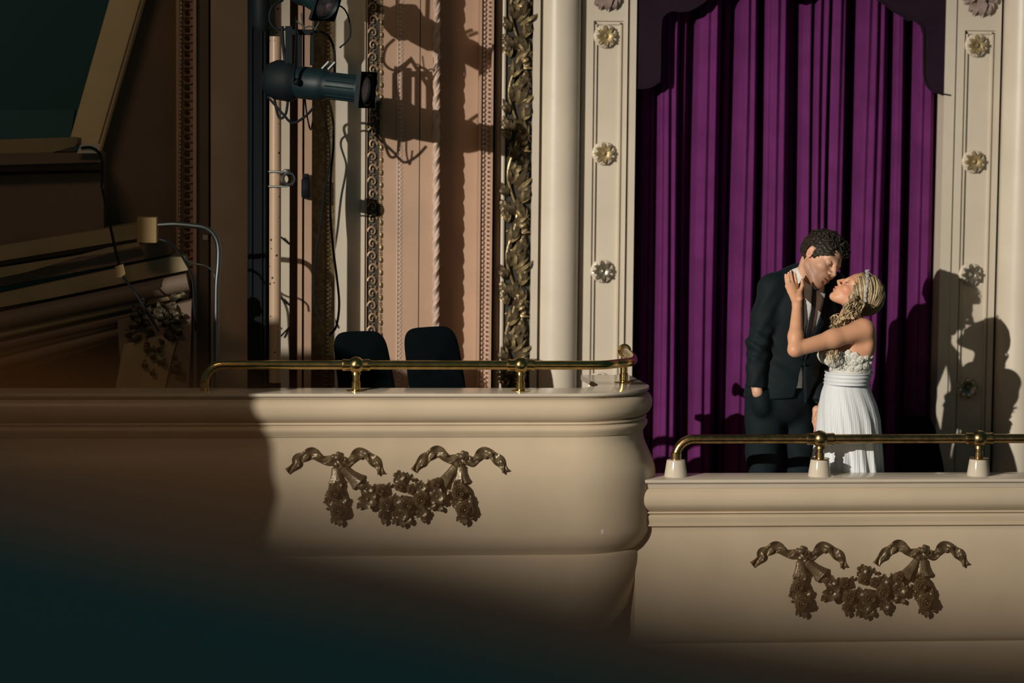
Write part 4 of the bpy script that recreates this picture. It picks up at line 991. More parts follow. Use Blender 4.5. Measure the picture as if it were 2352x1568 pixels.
S_l=TM(0,.175,zsh-.02); E_l=P(1884,800,12.86); W_l=P(1876,915,12.72); H_l=P(1876,955,12.66)
def man_sleeves(p,g=0):
    a=chain(p,[S_r,(S_r+E_r)/2,E_r,W_r],[.066+g,.058+g,.050+g,.043+g],.03); b=chain(p,[S_l,E_l,W_l],[.062+g,.048+g,.038+g],.03)
    return np.minimum(a,b)
neckb=P(1868,645,12.76)
def hand_sdf(p,wr,kn,tips,thumb,r=.0085,pr=.016):
    "wr wrist; kn 4 knuckles; tips per finger: list of chains; thumb chain"
    d=None
    for k_ in kn:
        e=rcone(p,wr,k_,pr*1.05,pr*.72); d=e if d is None else smin(d,e,.012)
    for i in range(3): d=smin(d,rcone(p,(kn[i]+wr*.4)/1.4,kn[i+1],pr*.7,pr*.65),.008)
    for i,ch in enumerate(tips):
        e=chain(p,[kn[i]]+ch,[r*1.12,r*1.0,r*.92,r*.78][:len(ch)+1],.003); d=smin(d,e,.0045)
    d=smin(d,chain(p,thumb,[pr*.95,r*1.35,r*1.15,r*.9][:len(thumb)],.006),.008)
    return d
kl=[P(1870+3.4*i,968,12.655+.012*i) for i in range(4)]
def man_hand_l(p):
    tips=[[k_+np.array((.006,-.01,-.035)),k_+np.array((.014,-.022,-.055)),k_+np.array((.022,-.018,-.068))] for k_ in kl]
    return hand_sdf(p,H_l+np.array((0,0,.03)),kl,tips,[H_l,H_l+np.array((-.012,-.03,-.02)),H_l+np.array((-.006,-.045,-.05)),H_l+np.array((.006,-.05,-.07))])
def man_body(p):
    q=HM.to(p); d=head_sdf(q,True,1.0)*HM.s
    d=smin(d,chain(p,[HM.w((-.030,0,-.03)),HM.w((-.035,0,-.09))*.5+neckb*.5,neckb],[.052,.056,.064],.03),.022)
    d=smin(d,rcone(p,neckb,neckb-np.array((0,-.01,.07)),.062,.055),.02)
    return d
hl=HM.w((0,0,0))

def PJ(p):
    d=np.array(p)-CAM; return (round(1176+FPX*(d@Rv)/(d@Fv)),round(784-FPX*(d@Uv)/(d@Fv)),round(float(p[1]),3))
print('DBG head',PJ(hl),'chin',PJ(HM.w((.095,0,-.098))),'crown',PJ(HM.w((-.012,0,.127))),'neckb',PJ(neckb),'nb',PJ(HM.w((-.034,0,-.075))),'shR',PJ(S_r),'shL',PJ(S_l),'ctr',PJ(TM(.12,0,zsh)),'V',PJ(TM(.12,-.07,zsh)),PJ(TM(.12,.07,zsh)),'btn',PJ(TM(.14,0,b_z0)))
m1=nets(man_body,(hl[0]-.22,YM-.36,zsh-.10),(hl[0]+.20,YM+.14,hl[2]+.19),.003)
m2=nets(man_hand_l,H_l-np.array((.08,.10,.12)),H_l+np.array((.08,.08,.08)),.003)
def wrist_r(p):
    wr=W_r; kn=[wr+np.array((.022+.015*i,.050+.012*i,-.080)) for i in range(4)]
    tips=[[k_+np.array((.004,0,-.03)),k_+np.array((.006,.004,-.05)),k_+np.array((.006,.008,-.065))] for k_ in kn]
    return smin(hand_sdf(p,wr+np.array((.012,-.01,-.03)),kn,tips,[wr+np.array((.03,.03,-.03)),wr+np.array((.05,.04,-.05)),wr+np.array((.055,.045,-.075))]),rcone(p,wr+(E_r-wr)*.12,wr+np.array((.012,-.004,-.04)),.027,.025),.01)
m3=nets(wrist_r,W_r-np.array((.08,.10,.20)),W_r+np.array((.14,.10,.09)),.004)
LEG=[(TM(.0,-.09,.92),TM(.03,-.11,.48),TM(.01,-.12,.09)),(TM(.0,.09,.92),TM(.04,.11,.48),TM(.05,.12,.09))]
def under(p):
    q=TMi(p); d=torso(q,-.03)
    for L in LEG: d=smin(d,chain(p,list(L),[.085,.055,.038],.03),.03)
    d=smin(d,man_sleeves(p,-.016),.01); return d
m4=nets(under,(hipx-.36,YM-.4,.03),(hipx+.42,YM+.36,zsh+.1),.010)
man=empty('person',(hipx,YM,0),'dark-haired man in black suit and tie bending to kiss, hand in trouser pocket','person')
ob=np.array((hipx,YM,0.))
skin('body',[m1,m2,m3,m4],SKM,man,ob,lambda V: head_col(HM.to(V),True,(.64,.37,.245)))
# jacket
nb_c=P(1877,604,12.71)
b_z=float(P(1828,838,12.6)[2])   # button height
Vn=[(-.110,zsh+.10),(-.070,zsh-.06),(-.012,b_z+.02),(.012,b_z+.02),(.070,zsh-.06),(.110,zsh+.10)]
zhem=.955
def jacket(p):
    q=TMi(p); w=.005*np.sin(q[:,2]*55+q[:,1]*38)*np.exp(-((q[:,2]-b_z)/.12)**2)
    d=torso(q,.012); fl=ell(q,(.0,0,.94),(.150,.195,.30)); d=smin(d,fl,.05)
    d=d+w
    # opening for shirt
    f2=poly2(q[:,1:3],Vn); op=np.maximum(f2,-(q[:,0]-.0)); d=smax(d,-op,.006)
    # opening below the button
    c2=poly2(q[:,1:3],[(-.006,b_z-.005),(.006,b_z-.005),(.07,zhem-.1),(-.03,zhem-.1)]); d=smax(d,-np.maximum(c2,-(q[:,0])),.006)
    # neck hole
    d=smax(d,-(np.maximum(rcone(p,neckb+np.array((-.004,0,-.03)),nb_c,.078,.080),-1)),.006)
    wr=.0055*np.sin(p[:,2]*95+p[:,0]*60)*np.exp(-((p[:,2]-E_r[2])/.10)**2)+.002*np.sin(p[:,2]*60-p[:,0]*90)
    sl=man_sleeves(p,.004)+wr
    d=smin(d,sl,.022)
    cut=(zhem+.012*np.sin(q[:,1]*9)-.10*np.clip(q[:,1],0,.1)/.1)-p[:,2]
    # sleeve end above wrist
    ax=(W_r-E_r)/np.linalg.norm(W_r-E_r); nearR=rcone(p,E_r,W_r+ax*.1,.075,.075)
    cutR=(p-(W_r+ax*.012))@ax
    d1=smax(d,cut,.004); d2=smax(d,cutR,.004)
    d=np.where(nearR<0,d2,d1)
    axl=(W_l-E_l)/np.linalg.norm(W_l-E_l); nearL=rcone(p,E_l,W_l+axl*.1,.07,.07); d=np.where(nearL<0,smax(sl,(p-(W_l+axl*.02))@axl,.004),d)
    return d
v=nets(jacket,(hipx-.36,YM-.36,.80),(hipx+.42,YM+.36,zsh+.13),.0052)
JK=skin('jacket',[v],SUIT,man,ob)
def shell(fn,lo,hi,h,nm,m,par,off,th,reg,lab=None):
    def f(p):
        q=TMi(p); d=np.abs(torso(q,.012)-off)-th; return np.maximum(np.maximum(d,reg(q,p)),-q[:,0]+.01)
    V=nets(f,lo,hi,h); o=skin(nm,[V],m,par,ob,None,1); 
    if lab: tag(o,lab)
    return o
blo=(hipx-.3,YM-.3,.9); bhi=(hipx+.36,YM+.2,zsh+.12)
lapR=[(-.066,zsh+.035),(-.128,zsh-.04),(-.10,zsh-.062),(-.122,zsh-.085),(-.008,b_z+.01),(-.004,b_z+.03),(-.064,zsh-.06)]
for sgn in (1,-1):
    lp=[(a*sgn,c) for a,c in lapR]
    shell(None,blo,bhi,.0045,'lapel',SUIT,JK,.003,.0045,lambda q,p: poly2(q[:,1:3],lp))
o=MB(); 
for dz in (0,-.09): o.ball(TM(.152,.0,b_z+dz*0),.008,10,6,(1,1,1)) if dz==0 else None
o.build('button',BLACKM,JK)
o=MB(); ax=(W_r-E_r)/np.linalg.norm(W_r-E_r)
for k in range(4): o.ball(W_r-ax*(.005+.018*k)+np.array((-.042,-.014,0)),.006,8,6)
o.build('cuff_buttons',BLACK,JK)
# pocket flap line
def flap(q,p): return poly2(q[:,1:3],[(-.135,b_z-.035),(-.05,b_z-.052),(-.05,b_z-.085),(-.135,b_z-.068)])
shell(None,blo,bhi,.0045,'pocket_flap',SUIT,JK,.004,.003,flap)
def shirt(p):
    q=TMi(p); d=torso(q,-.002); d=smin(d,ell(q,(.02,0,1.02),(.10,.12,.2)),.02)
    d=np.maximum(d,-(q[:,0]-.0)); d=smax(d,np.abs(q[:,1])-.11,.01); return smax(d,.93-p[:,2],.01)
SH=skin('shirt',[nets(shirt,blo,bhi,.006)],SHIRT,man,ob)
# collar: ring round the neck leaning with it, open in front
na=neckb-np.array((0,0,.02)); nb_=P(1877,604,12.71); nax=(nb_-na)/np.linalg.norm(nb_-na)
def collar(p):
    t=(p-na)@nax; d=np.abs(rcone(p,na-nax*.05,nb_+nax*.06,.071,.066))-.0035
    q=TMi(p); d=smax(d,t-.088+.55*np.clip(q[:,0]+.03,0,.12),.004)
    dn=-.022-.45*np.clip(q[:,0],0,.1)+.5*np.abs(q[:,1])*0
    d=smax(d,dn-t,.004); gap=.006+.25*np.clip(.02-t,0,.2)
    return smax(d,-np.maximum(np.abs(q[:,1])-gap,-q[:,0]),.003)
SC_=nets(collar,neckb-np.array((.13,.16,.10)),neckb+np.array((.16,.12,.16)),.003)
skin('collar',[SC_],SHIRT,SH,ob)
# tie and straps on the shirt front
zk=zsh+.0
def shell2(nm,m,poly,off,th,h=.0032):
    def f(p):
        q=TMi(p); d=np.abs(torso(q,-.002)-off)-th; return np.maximum(np.maximum(d,poly2(q[:,1:3],poly)),-q[:,0]+.01)
    return skin(nm,[nets(f,(hipx-.12,YM-.25,b_z-.06),(hipx+.26,YM+.1,zsh+.08),h)],m,man,ob)
tie=shell2('tie',TIE,[(-.010,zk+.002),(.012,zk+.002),(.022,b_z+.03),(.004,b_z-.015),(-.018,b_z+.03)],.006,.004)
kn_=MB(); c=TM(.125,.002,zk+.004); 
def knot(p):
    q=TMi(p); return smax(ell(q,(.118,.002,zk+.004),(.030,.022,.026)),.0*q[:,0]-1,.01)
skin('tie_knot',[nets(knot,c-np.array((.06,.06,.05)),c+np.array((.06,.06,.05)),.003)],TIE,tie,ob)
for s_,nm in ((-1,'strap'),): shell2(nm,STRAP,[(s_*.053,zk),(s_*.059,zk),(s_*.041,b_z+.05),(s_*.035,b_z+.05)],.004,.002)
# trousers
def trous(p):
    q=TMi(p); d=ell(q,(0,0,.93),(.138,.178,.15))
    for L in LEG:
        L=list(L); L[2]=L[2]-np.array((0,0,.02)); d=smin(d,chain(p,L,[.100,.078,.072],.03),.028)
    # hand bulge in the pocket
    d=smin(d,ell(p,W_r+np.array((.034,.010,-.086)),(.044,.044,.068)),.045)
    d=d+.003*np.sin(p[:,2]*40+p[:,0]*50)
    d=smax(d,p[:,2]-1.03,.005); 
    return smax(d,.05-p[:,2],.005)
skin('trousers',[nets(trous,(hipx-.32,YM-.32,.03),(hipx+.34,YM+.32,1.06),.0065)],TROU,man,ob)
for L in LEG:
    a=L[2]; 
    def shoe(p):
        q=p-a; q=np.stack([q@n_m,q@l_m,p[:,2]],1); d=smin(ell(q,(-.02,0,.045),(.06,.042,.045)),ell(q,(.09,0,.032),(.11,.044,.034)),.03); return smax(d,.002-q[:,2],.004)
    skin('shoe',[nets(shoe,a-np.array((.25,.28,.1)),a+np.array((.25,.25,.05)),.006)],BLACK,man,ob)
# hair: cap grown from the skull plus many short curls
def tri(dirn): pass
def hairline_m(q): # keep where hair grows (local)
    x,y,z=q; ya=abs(y)
    return (z>.085-.35*max(0,x)-.0 or x<.03) and z>(.072 if x>.055 else (.02 if x>.028 else (.006 if x>.0 else -.055)))
def skullpt(th,ph,off=0):
    d=np.array([math.sin(th)*math.cos(ph),math.sin(th)*math.sin(ph),math.cos(th)]); c=np.array((-.010,0,.040)); r=.06
    for _ in range(5):
        v=head_sdf((c+d*r)[None],True)[0]; r-=v
    return c+d*(r+off),d
def cap_sdf(male):
    def f(p):
        q=HM.to(p); d=head_sdf(q,True)-.008-.006*np.clip(q[:,2]/.1,0,1); rough=.0016*(np.sin(q[:,0]*310+3*np.sin(q[:,1]*90))+np.sin(q[:,1]*270+3*np.sin(q[:,2]*110))+np.sin(q[:,2]*330+2*np.sin(q[:,0]*130)))*.6
        ya=np.abs(q[:,1])
        line=np.where(q[:,0]>.030,.078-(q[:,0]-.03)*.10,np.where(q[:,0]>.012,-.012+0*ya,np.where(q[:,0]>-.028,.032,-.045-.4*(q[:,0]+.028))))
        line=np.where((q[:,0]>.030)&(ya>.045),np.minimum(line,.078-(ya-.045)*2.6-.0),line)
        return smax(d+rough,line-q[:,2],.006)*HM.s
    return f
HC=nets(cap_sdf(True),hl-np.array((.2,.17,.14)),hl+np.array((.2,.17,.2)),.0032)
hair_m=skin('hair',[HC],HAIRM,man,ob,None,0)
b=MB(); rnd=random.Random(3); nn=0
while nn<1250:
    th=math.acos(rnd.uniform(-.35,1)); ph=rnd.uniform(-PI,PI); p0,d0=skullpt(th,ph,.009)
    x,y,z=p0; ya=abs(y)
    ok = z>.080 if x>.045 else (z>.045-(0) if x>.02 else (z>.040 if x>-.03 else z>-.035))
    if not ok: continue
    nn+=1
    top=z>.085; L=rnd.uniform(.014,.028) if top else rnd.uniform(.006,.011)
    if x>.04 and top: L*=1.35
    t1=np.cross(d0,(rnd.uniform(-1,1),rnd.uniform(-1,1),rnd.uniform(-1,1))); t1/=np.linalg.norm(t1)+1e-9
    bias=np.array((.5,0,.15)) if top else np.array((.0,0,-.8)); cr=rnd.uniform(3,5.5) if top else 1.
    pts=[]
    for i in range(7):
        t=i/6; a=cr*t; q=p0+d0*(L*(math.sin(a)/cr*1.6+.25*t) if top else L*t*.35)+t1*L*(1-math.cos(a))/cr*1.6*(1 if top else .2)+bias*L*t*(.5 if top else 1)
        pts.append(HM.w(q))
    r0=.0032 if top else .0022; b.tube(pts,[r0,r0,r0,r0*.9,r0*.8,r0*.6,r0*.2],5,cap=False)
b.build('curls',HAIRM,hair_m,ang=180)
# eyelashes of the closed eyes
b=MB()
for s_ in (-1,1): b.tube([HM.w(q) for q in ((.083,s_*.044,.004),(.0915,s_*.037,.000),(.0935,s_*.030,-.001),(.088,s_*.021,.001))],.0014,5)
b.build('eyelashes',HAIRM,man)
# ---------------- woman
YWm=12.50
tl=math.radians(46)
fw=np.array([-math.cos(tl),0.02,math.sin(tl)]); lw=np.array([-.03,-1,0.0])
HWm=Frame((0,0,0),fw,lw); HWm.o=P(1967,677,12.62)
KW=.95
wh=HWm.o
Sw=P(1984,757,12.42); Ew=P(1826,803,12.34); Wwr=P(1831,700,12.44)
Sr=P(1952,752,12.66); Er=P(1925,845,12.72); Wr=P(1890,930,12.67)
nbw=P(1953,742,12.54)
zb=float(P(1950,808,12.5)[2])
def womtorso(p):
    ch=P(1957,800,12.54)
    d=ell(p,(X(1958,12.54,790),12.545,zb+.02),(.098,.135,.15))
    d=smin(d,ell(p,(X(1950,12.54,870),12.54,float(P(1950,870,12.54)[2])),(.094,.100,.14)),.05)
    d=smin(d,rcone(p,Sw+np.array((-.0,.02,.0)),Sr,.047,.045),.06)
    d=smin(d,ell(p,(X(1988,12.5,780),12.50,zb+.045),(.045,.10,.075)),.04)
    bx=X(1912,12.5,815)
    for yy in (12.475,12.60): d=smin(d,ell(p,(bx,yy,zb-.015),(.050,.052,.052)),.03)
    return d
knw=[P(1808.5,657,12.535),P(1814.5,654,12.53),P(1821.5,654,12.53),P(1829.5,656,12.54)]
tipw=[[P(1806,644,12.548),P(1804.8,636,12.555),P(1804.4,631,12.556)],
      [P(1811.5,640,12.545),P(1811,632,12.553),P(1811,627,12.556)],
      [P(1818,638,12.548),P(1816.5,629,12.556),P(1816,623,12.56)],
      [P(1827.5,641,12.553),P(1826,633,12.56),P(1825,627,12.564)]]
thw=[Wwr+np.array((.012,.0,.03)),P(1838,669,12.49),P(1843,655,12.50),P(1842,642,12.515)]
def woman_up(p):
    q=HWm.to(p); d=head_sdf(q,False,KW)
    d=smin(d,chain(p,[HWm.w((-.025,0,-.035)),(HWm.w((-.03,0,-.08))+nbw)*.5,nbw+np.array((0,0,.0))],[.044,.043,.052],.03),.02)
    d=smin(d,womtorso(p),.035)
    d=smin(d,chain(p,[Sw,Sw*.55+Ew*.45,Ew],[.050,.042,.034],.03),.03)
    d=smin(d,chain(p,[Ew,Ew*.7+Wwr*.3,Wwr],[.035,.035,.023],.02),.012)
    d=smin(d,chain(p,[Sr,Er,Wr],[.042,.033,.022],.02),.02)
    d=smin(d,hand_sdf(p,Wwr,knw,tipw,thw,.0078,.0165),.010)
    return d
u1=nets(woman_up,(X(1795,12.4),12.20,zb-.10),(X(2040,12.6),12.82,wh[2]+.19),.0031)
Hr=P(1877,950,12.62); krw=[P(1873+2.6*i,962,12.60+.010*i) for i in range(4)]
def low_w(p):
    d=smin(womtorso(p)+.006,ell(p,(X(1948,12.54,960),12.54,.85),(.115,.105,.20)),.06)
    for s_ in (-1,1):
        d=smin(d,chain(p,[(X(1948,12.54,960),12.54+.06*s_,.80),(X(1940,12.54,960),12.54+.06*s_,.45),(X(1948,12.54,960),12.54+.07*s_,.07)],[.06,.045,.035],.03),.03)
        d=smin(d,ell(p,(X(1948,12.54,960)-.06,12.54+.07*s_,.035),(.11,.036,.03)),.02)
    d=smin(d,chain(p,[Er,Wr],[.033,.022],.02),.01)
    tips=[[k_+np.array((.004,-.004,-.03)),k_+np.array((.0,.008,-.052)),k_+np.array((-.004,.016,-.066))] for k_ in krw]
    return smin(d,hand_sdf(p,Wr,krw,tips,[Wr+np.array((-.004,0,-.02)),Wr+np.array((-.014,-.012,-.045)),Wr+np.array((-.014,-.016,-.07))],.0075,.0155),.01)
u2=nets(low_w,(X(1860,12.6)-.05,12.25,.0),(X(2030,12.5)+.1,12.85,zb-.06),.0065)
woman=empty('person',(X(1950,12.54,960),12.54,0),'blonde bride in white strapless dress with face tilted up to be kissed','person')
ow=np.array((X(1950,12.54,960),12.54,0.))
skin('body',[u1,u2],SKW,woman,ow,lambda V: head_col(HWm.to(V)/KW,False,(.66,.345,.205)))
b=MB()
for s_ in (-1,1): b.tube([HWm.w(np.array(q)*KW) for q in ((.080,s_*.047,.010),(.0885,s_*.041,.003),(.0935,s_*.032,.000),(.090,s_*.022,.002))],[.001,.0017,.0019,.001],5)
b.build('eyelashes',BLACK,woman)
b=MB(); rc=P(1812.6,646.5,12.5345); rc=(knw[1]*.45+tipw[1][0]*.55); ax=tipw[1][0]-knw[1]; ax/=np.linalg.norm(ax)
b.lathe([(.0086,-.0015),(.0094,-.0015),(.0094,.0015),(.0086,.0015)],rc,ax,16,cap=False); b.ball(rc+np.array((0,-.0115,0)),.0038,8,6); b.build('ring',CRYST,woman)
b=MB()
for i,t in enumerate(tipw):
    c=t[2]+np.array((0,-.0058,.001)); b.ball(c,.0044,8,6,(.85,.4,1.2))
b.build('fingernails',mat('pink_nail',(.75,.5,.45),.2),woman)
# dress --------------------------------------------------------
def edgew(tab,y):
    for (a,b_) in zip(tab[:-1],tab[1:]):
        if a[0]<=y<=b_[0]:
            t=(y-a[0])/(b_[0]-a[0]); return a[1]+(b_[1]-a[1])*t
    return tab[-1][1] if y>tab[-1][0] else tab[0][1]
TL=[(800,1892),(815,1890),(830,1893),(850,1899),(880,1895),(900,1888),(940,1881),(1000,1876),(1095,1861),(1200,1845),(1330,1830)]
TR=[(800,2007),(815,2009),(840,2006),(858,2000),(880,1993),(900,2001),(930,2013),(960,2020),(1000,2022),(1095,2027),(1200,2034),(1330,2046)]
Yd=12.53
DK=.9
def dress_ring(y,rd,amp,nth,phase,n=160,grow=0,yc=Yd):
    xl_,xr_=P(edgew(TL,y),y,yc),P(edgew(TR,y),y,yc); cx=(xl_[0]+xr_[0])/2; rx=(xr_[0]-xl_[0])/2+grow; z=(xl_[2]+xr_[2])/2; out=[]
    for k in range(n):
        a=2*PI*k/n; s=1+amp*(.5*math.sin(a*nth+phase)+.35*math.sin(a*nth*.61+phase*1.7+1)+.25*math.sin(a*nth*1.7-phase)); out.append((cx+rx*s*math.cos(a),yc+(rx*rd+grow)*s*math.sin(a),z))
    return out
def loft(rings,closed_top=False):
    n=len(rings[0]); b=MB(); V=[p for r in rings for p in r]; F=[(i*n+k,i*n+(k+1)%n,(i+1)*n+(k+1)%n,(i+1)*n+k) for i in range(len(rings)-1) for k in range(n)]
    return b.add(V,F)
n=420; rings=[]
for i in range(60):
    t=i/59; y=878+(1332-878)*t; base=dress_ring(y,.94,0,1,0,n)
    cx=sum(p[0] for p in base)/n; r2=[]
    for k,p in enumerate(base):
        a=2*PI*k/n
        tw=.9*t*math.cos(a*1.0-1.2) # folds sweep diagonally
        f=math.sin(a*19+tw*26+2*math.sin(a*3))*.42+math.sin(a*9+tw*20+1)*.70+math.sin(a*43+tw*34)*.14
        s=1+(.006+.060*min(1,t*2.0))*f+ .0045*math.sin(a*95)
        r2.append((cx+(p[0]-cx)*s,Yd+(p[1]-Yd)*s,max(.004,p[2])))
    rings.append(r2)
DR=loft(rings).build('skirt',DRESS,woman,ang=180)
rings=[dress_ring(852+i*2.0,1.12,.004,9,i*1.3,120,.004+.0022*math.sin(i*1.45)) for i in range(15)]
loft(rings).build('waistband',DRESS,woman,ang=180)
# bodice shell following the body
def bod(p):
    d=womtorso(p)-.006+.0015*np.sin(p[:,0]*220)*np.sin(p[:,2]*240)*np.cos(p[:,1]*200); d=np.maximum(d,-(womtorso(p)+.002))
    x0_,z0_=X(1890,12.5,812),float(P(1890,815,12.5)[2]); x1_,z1_=X(2008,12.5,815),float(P(2008,822,12.5)[2])
    zt=np.interp(p[:,0],[x0_,X(1925,12.5),X(1950,12.5),X(1975,12.5),x1_],[z0_,float(P(1925,806,12.5)[2]),float(P(1950,802,12.5)[2]),float(P(1975,812,12.5)[2]),z1_])+.004*np.sin(p[:,0]*140)
    return np.maximum(np.maximum(d,p[:,2]-zt),float(P(1950,856,12.5)[2])-p[:,2])
BO=skin('bodice',[nets(bod,(X(1870,12.5),12.28,zb-.13),(X(2035,12.5),12.82,zb+.06),.004)],LACE,woman,ow)
lr=[rose_mesh('lace_flower',LACE,s,3) for s in (5,6)]
def proj(px,py):
    # walk from the camera side onto the torso
    Y=12.25
    for _ in range(60):
        d=womtorso(P(px,py,Y)[None])[0]-.007
        if d<.0005: break
        Y+=d*.9
    p0=P(px,py,Y); e=.004
    g=np.array([womtorso((p0+np.eye(3)[i]*e)[None])[0]-womtorso((p0-np.eye(3)[i]*e)[None])[0] for i in range(3)]); return p0,g/np.linalg.norm(g)
rnd=random.Random(5)
for i,(px,py,r) in enumerate([(1900,832,8),(1903,820,7),(1916,838,9),(1917,822,9),(1930,830,10),(1932,815,9),(1945,838,9),(1947,822,10),(1948,809,7),(1962,832,9),(1963,817,10),(1975,844,8),(1977,826,11),(1989,840,11),(1990,822,8),(2000,832,8),(2001,846,7),(1925,846,7),(1955,847,7),(1939,847,6),(1968,848,6),(2003,820,6),(1909,846,7)]):
    p0,g=proj(px,py); zax=Vector(g.tolist()); rot=zax.to_track_quat('Z','Y').to_matrix()@Matrix.Rotation(rnd.random()*6,3,'Z'); s=r*12.4/6000
    place('lace_flower',lr[i%2],p0,BO,rot,(s,s,s*.5))
b=MB()
for i in range(26):
    px,py=1937+rnd.uniform(-5,9),812+i*1.45; p0,g=proj(px,py); b.ball(p0+g*.009,.0022,6,4)
for i in range(10):
    p0,g=proj(1986+rnd.uniform(-4,20),825+rnd.uniform(-8,22)); b.ball(p0+g*.01,.0022,6,4)
b.build('beading',mat('jet_bead',(.15,.15,.13),.2,metal=.5),BO)
# hair ---------------------------------------------------------
HK=KW
def W_(q): return HWm.w(np.array(q)*HK)
def capw(p):
    q=HWm.to(p)/HK; ya=np.abs(q[:,1])
    d=ell(q,(-.022,0,.043),(.106,.088,.095)); d=smin(d,ell(q,(-.085,0,.015),(.050,.062,.065)),.04)
    d=smin(d,ell(np.stack([q[:,0],ya,q[:,2]],1),(.012,.070,.01),(.036,.022,.065)),.02)
    d=d+.0022*np.sin(q[:,0]*95+q[:,1]*150+q[:,2]*50)
    face=ell(q,(.110,0,-.015),(.072,.064,.108)); return smax(d,-face,.022)*HK
def colw(V):
    q=HWm.to(V); s=.5+.5*np.sin(q[:,1]*260+q[:,0]*90+q[:,2]*40)*np.sin(q[:,2]*130+q[:,1]*60); s=s[:,None]
    return np.array((.13,.085,.04))*(1-s)+np.array((.42,.31,.17))*s
hair_w=skin('hair',[nets(capw,wh-np.array((.20,.18,.20)),wh+np.array((.22,.18,.2)),.0035)],HAIRW,woman,ow,colw,0)
locks=MB(); lockc=[]
def lock(pts,r,r1=None,n=7,tone=None):
    pts=spline(pts,5); m=len(pts); rr=[r*(math.sin(PI*min(1,(i+1.2)/(m*.45)*.5))**.6)*(1-.8*max(0,(i/m-.6)/.4)) for i in range(m)]
    a=len(locks.v); locks.tube(pts,rr,n,flat=.55); lockc.append((a,len(locks.v),tone if tone is not None else rnd.random()))
def surf(q,off=.003):
    # push local point to the cap surface
    c=np.array((-.03,0,.035)); d=q-c; d/=np.linalg.norm(d); r=.05
    for _ in range(8): r-=capw(HWm.w((c+d*r)*HK)[None])[0]/HK*.9
    return c+d*(r+off)
# locks laid on the cap, found by looking at the head from the hall
def onhair(px,py,off=.003):
    Y=12.30
    for _ in range(40):
        d=capw(P(px,py,Y)[None])[0]-off
        if d<.0006: return P(px,py,Y)
        Y+=max(d,.0008)*.9
        if Y>12.62: break
    return None
def hl_(pts,r,off,dj=3,tone=None):
    j=[rnd.uniform(-dj,dj) for _ in range(2)]
    q=[onhair(a+j[0],b_+j[1]*.5,off) for a,b_ in pts]; q=[k for k in q if k is not None]
    if len(q)>2: lock(q,r,tone=tone)
for i in range(150):   # crown to nape, near side
    t=rnd.random(); s0=(1946+70*t,617+10*t+14*t*t)
    hl_([s0,(1956+62*t,632+14*t),(1962+58*t,655+8*t),(1966+50*t,680+2*t),(1970+36*t,704-4*t),(1968+28*t,724-6*t)],rnd.uniform(.0024,.0050),rnd.uniform(.001,.006))
for i in range(40):   # fringe over the temple
    t=rnd.random(); hl_([(1944+12*t,617),(1948+9*t,629),(1954+8*t,645),(1959+8*t,663),(1962+9*t,683),(1960+10*t,704)],rnd.uniform(.002,.0040),rnd.uniform(.002,.007),2)
for i in range(36):   # back of the head, rolled twist
    t=rnd.random(); hl_([(1995+20*t,624+10*t),(2012+12*t,642+6*t),(2018+8*t,664),(2010+10*t,686+6*t),(1998+10*t,700+8*t),(1985,712)],rnd.uniform(.003,.0052),rnd.uniform(.001,.006),3)
for i in range(40):
    hl_([(2027,655),(2025,676),(2016,696),(2002,706),(1986,702)],rnd.uniform(.002,.005),rnd.uniform(.003,.008),5)
for i in range(60):   # far side
    u=rnd.random(); x0_=.075-.16*u; o_=rnd.uniform(0,.005)
    lock([W_(surf(np.array(k_),o_)) for k_ in ((x0_,.0,.13),(x0_*.75-.02,-.055,.105-.03*u),(x0_*.45-.025,-.088,.045),(-.02-.06*u,-.085,-.015),(-.05,-.06,-.055))],rnd.uniform(.003,.006))
for i in range(14):   # hair framing the cheek
    t=rnd.random(); lock([k for k in (onhair(1950+4*t,622,.002),onhair(1951+5*t,636,.002),onhair(1954+5*t,652,.003)) if k is not None]+[P(1957+6*t,675,12.495),P(1956+6*t+rnd.uniform(-3,3),697,12.47),P(1950+8*t+rnd.uniform(-4,3),718,12.45)],rnd.uniform(.0016,.003))
# loose waves falling from the nape over the shoulder
nape=[W_((-.05,.03,-.06)),W_((-.03,.06,-.05)),W_((0,.07,-.05))]
for i in range(70):
    a0=W_((rnd.uniform(-.09,.02),.05+rnd.uniform(-.02,.03),-.02+rnd.uniform(-.03,.02)))
    px=1962+rnd.uniform(-16,22); t=(px-1946)/38.
    a=rnd.uniform(0,6); pts=[a0]
    for k_,(yy,dx) in enumerate([(698,-2),(712,-6),(724,-10),(736,-13),(744,-17)]):
        pts.append(P(px+dx*(1.2-t*.6)+4*math.sin(a+k_*1.4),yy+rnd.uniform(-3,3),12.445+.02*math.sin(a*2+k_)+.02*t))
    lock(pts,rnd.uniform(.004,.0065))
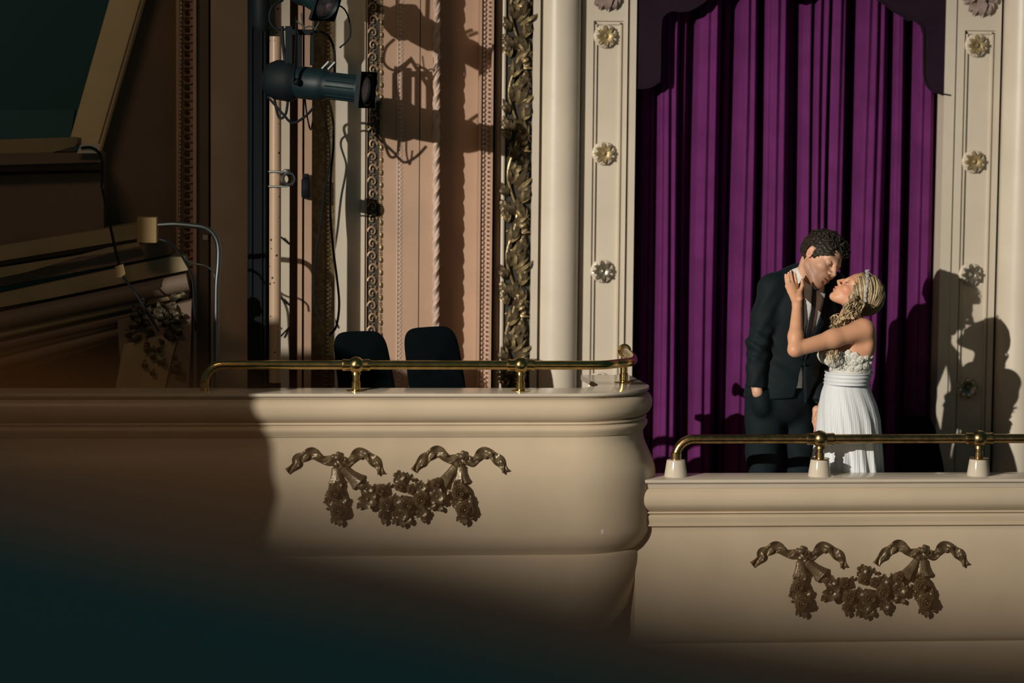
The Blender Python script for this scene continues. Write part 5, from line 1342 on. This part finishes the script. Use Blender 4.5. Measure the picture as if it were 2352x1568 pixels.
# loose braid towards the front of the shoulder
br=[P(1968,728,12.43),P(1950,722,12.42),P(1934,728,12.42),P(1920,738,12.43),P(1912,746,12.44)]
bc=spline(br,8)
for s_ in range(3):
    pts=[]
    for i,c in enumerate(bc):
        a=i*.62+s_*2*PI/3; pts.append(c+np.array((0.2*math.sin(a)*.016,.010*math.cos(2*a),.016*math.sin(a))))
    for j in range(5): o=np.array([rnd.uniform(-.005,.005) for _ in range(3)]); lock([p+o for p in pts[::2]],.0065)
for i in range(26): # curls at its end and wisps down the bodice
    a=rnd.uniform(0,6); c=P(1918+rnd.uniform(-8,16),735+rnd.uniform(-10,14),12.43); R_=rnd.uniform(.008,.016)
    lock([c+np.array((R_*math.cos(a+k_*.9),.006*k_-.012,R_*math.sin(a+k_*.9)-.003*k_)) for k_ in range(7)],.0042)
for i in range(16):
    x0_=1908+rnd.uniform(-6,18); lock([P(x0_+6,745,12.50),P(x0_+2,775,12.46),P(x0_-4+rnd.uniform(-5,5),805,12.385),P(x0_-4+rnd.uniform(-8,5),825+rnd.uniform(-5,12),12.375),P(x0_-2+rnd.uniform(-10,8),838+rnd.uniform(-5,12),12.375)],.0024)
lo_=locks.build('locks',HAIRW,hair_w,ang=180)
ca=lo_.data.color_attributes.new('pig','FLOAT_COLOR','POINT'); C=np.ones((len(locks.v),4))
for a,b_,t in lockc:
    t=t**1.3; col=np.array((.10,.065,.03))*(1-t)+np.array((.66,.51,.30))*t; C[a:b_,:3]=col
ca.data.foreach_set('color',C.ravel())
# crystal headband
hbm=MB(); rows=[]
for i in range(20):
    t=i/19; p=onhair(1990+2.5*math.sin(t*5),619+72*t,.008)
    if p is None: continue
    rows.append(p); rr=(.0060,.0088,.0050)[i%3]
    hbm.ball(p,rr,6,5,(1,1,1.15))
    if i<7: hbm.ball(p+np.array((rnd.uniform(-.010,.012),-.003,rnd.uniform(-.004,.012))),.0045,6,4)
hbm.tube(rows,.002,6); hbm.build('crystal_headband',CRYST,woman,smooth=False)
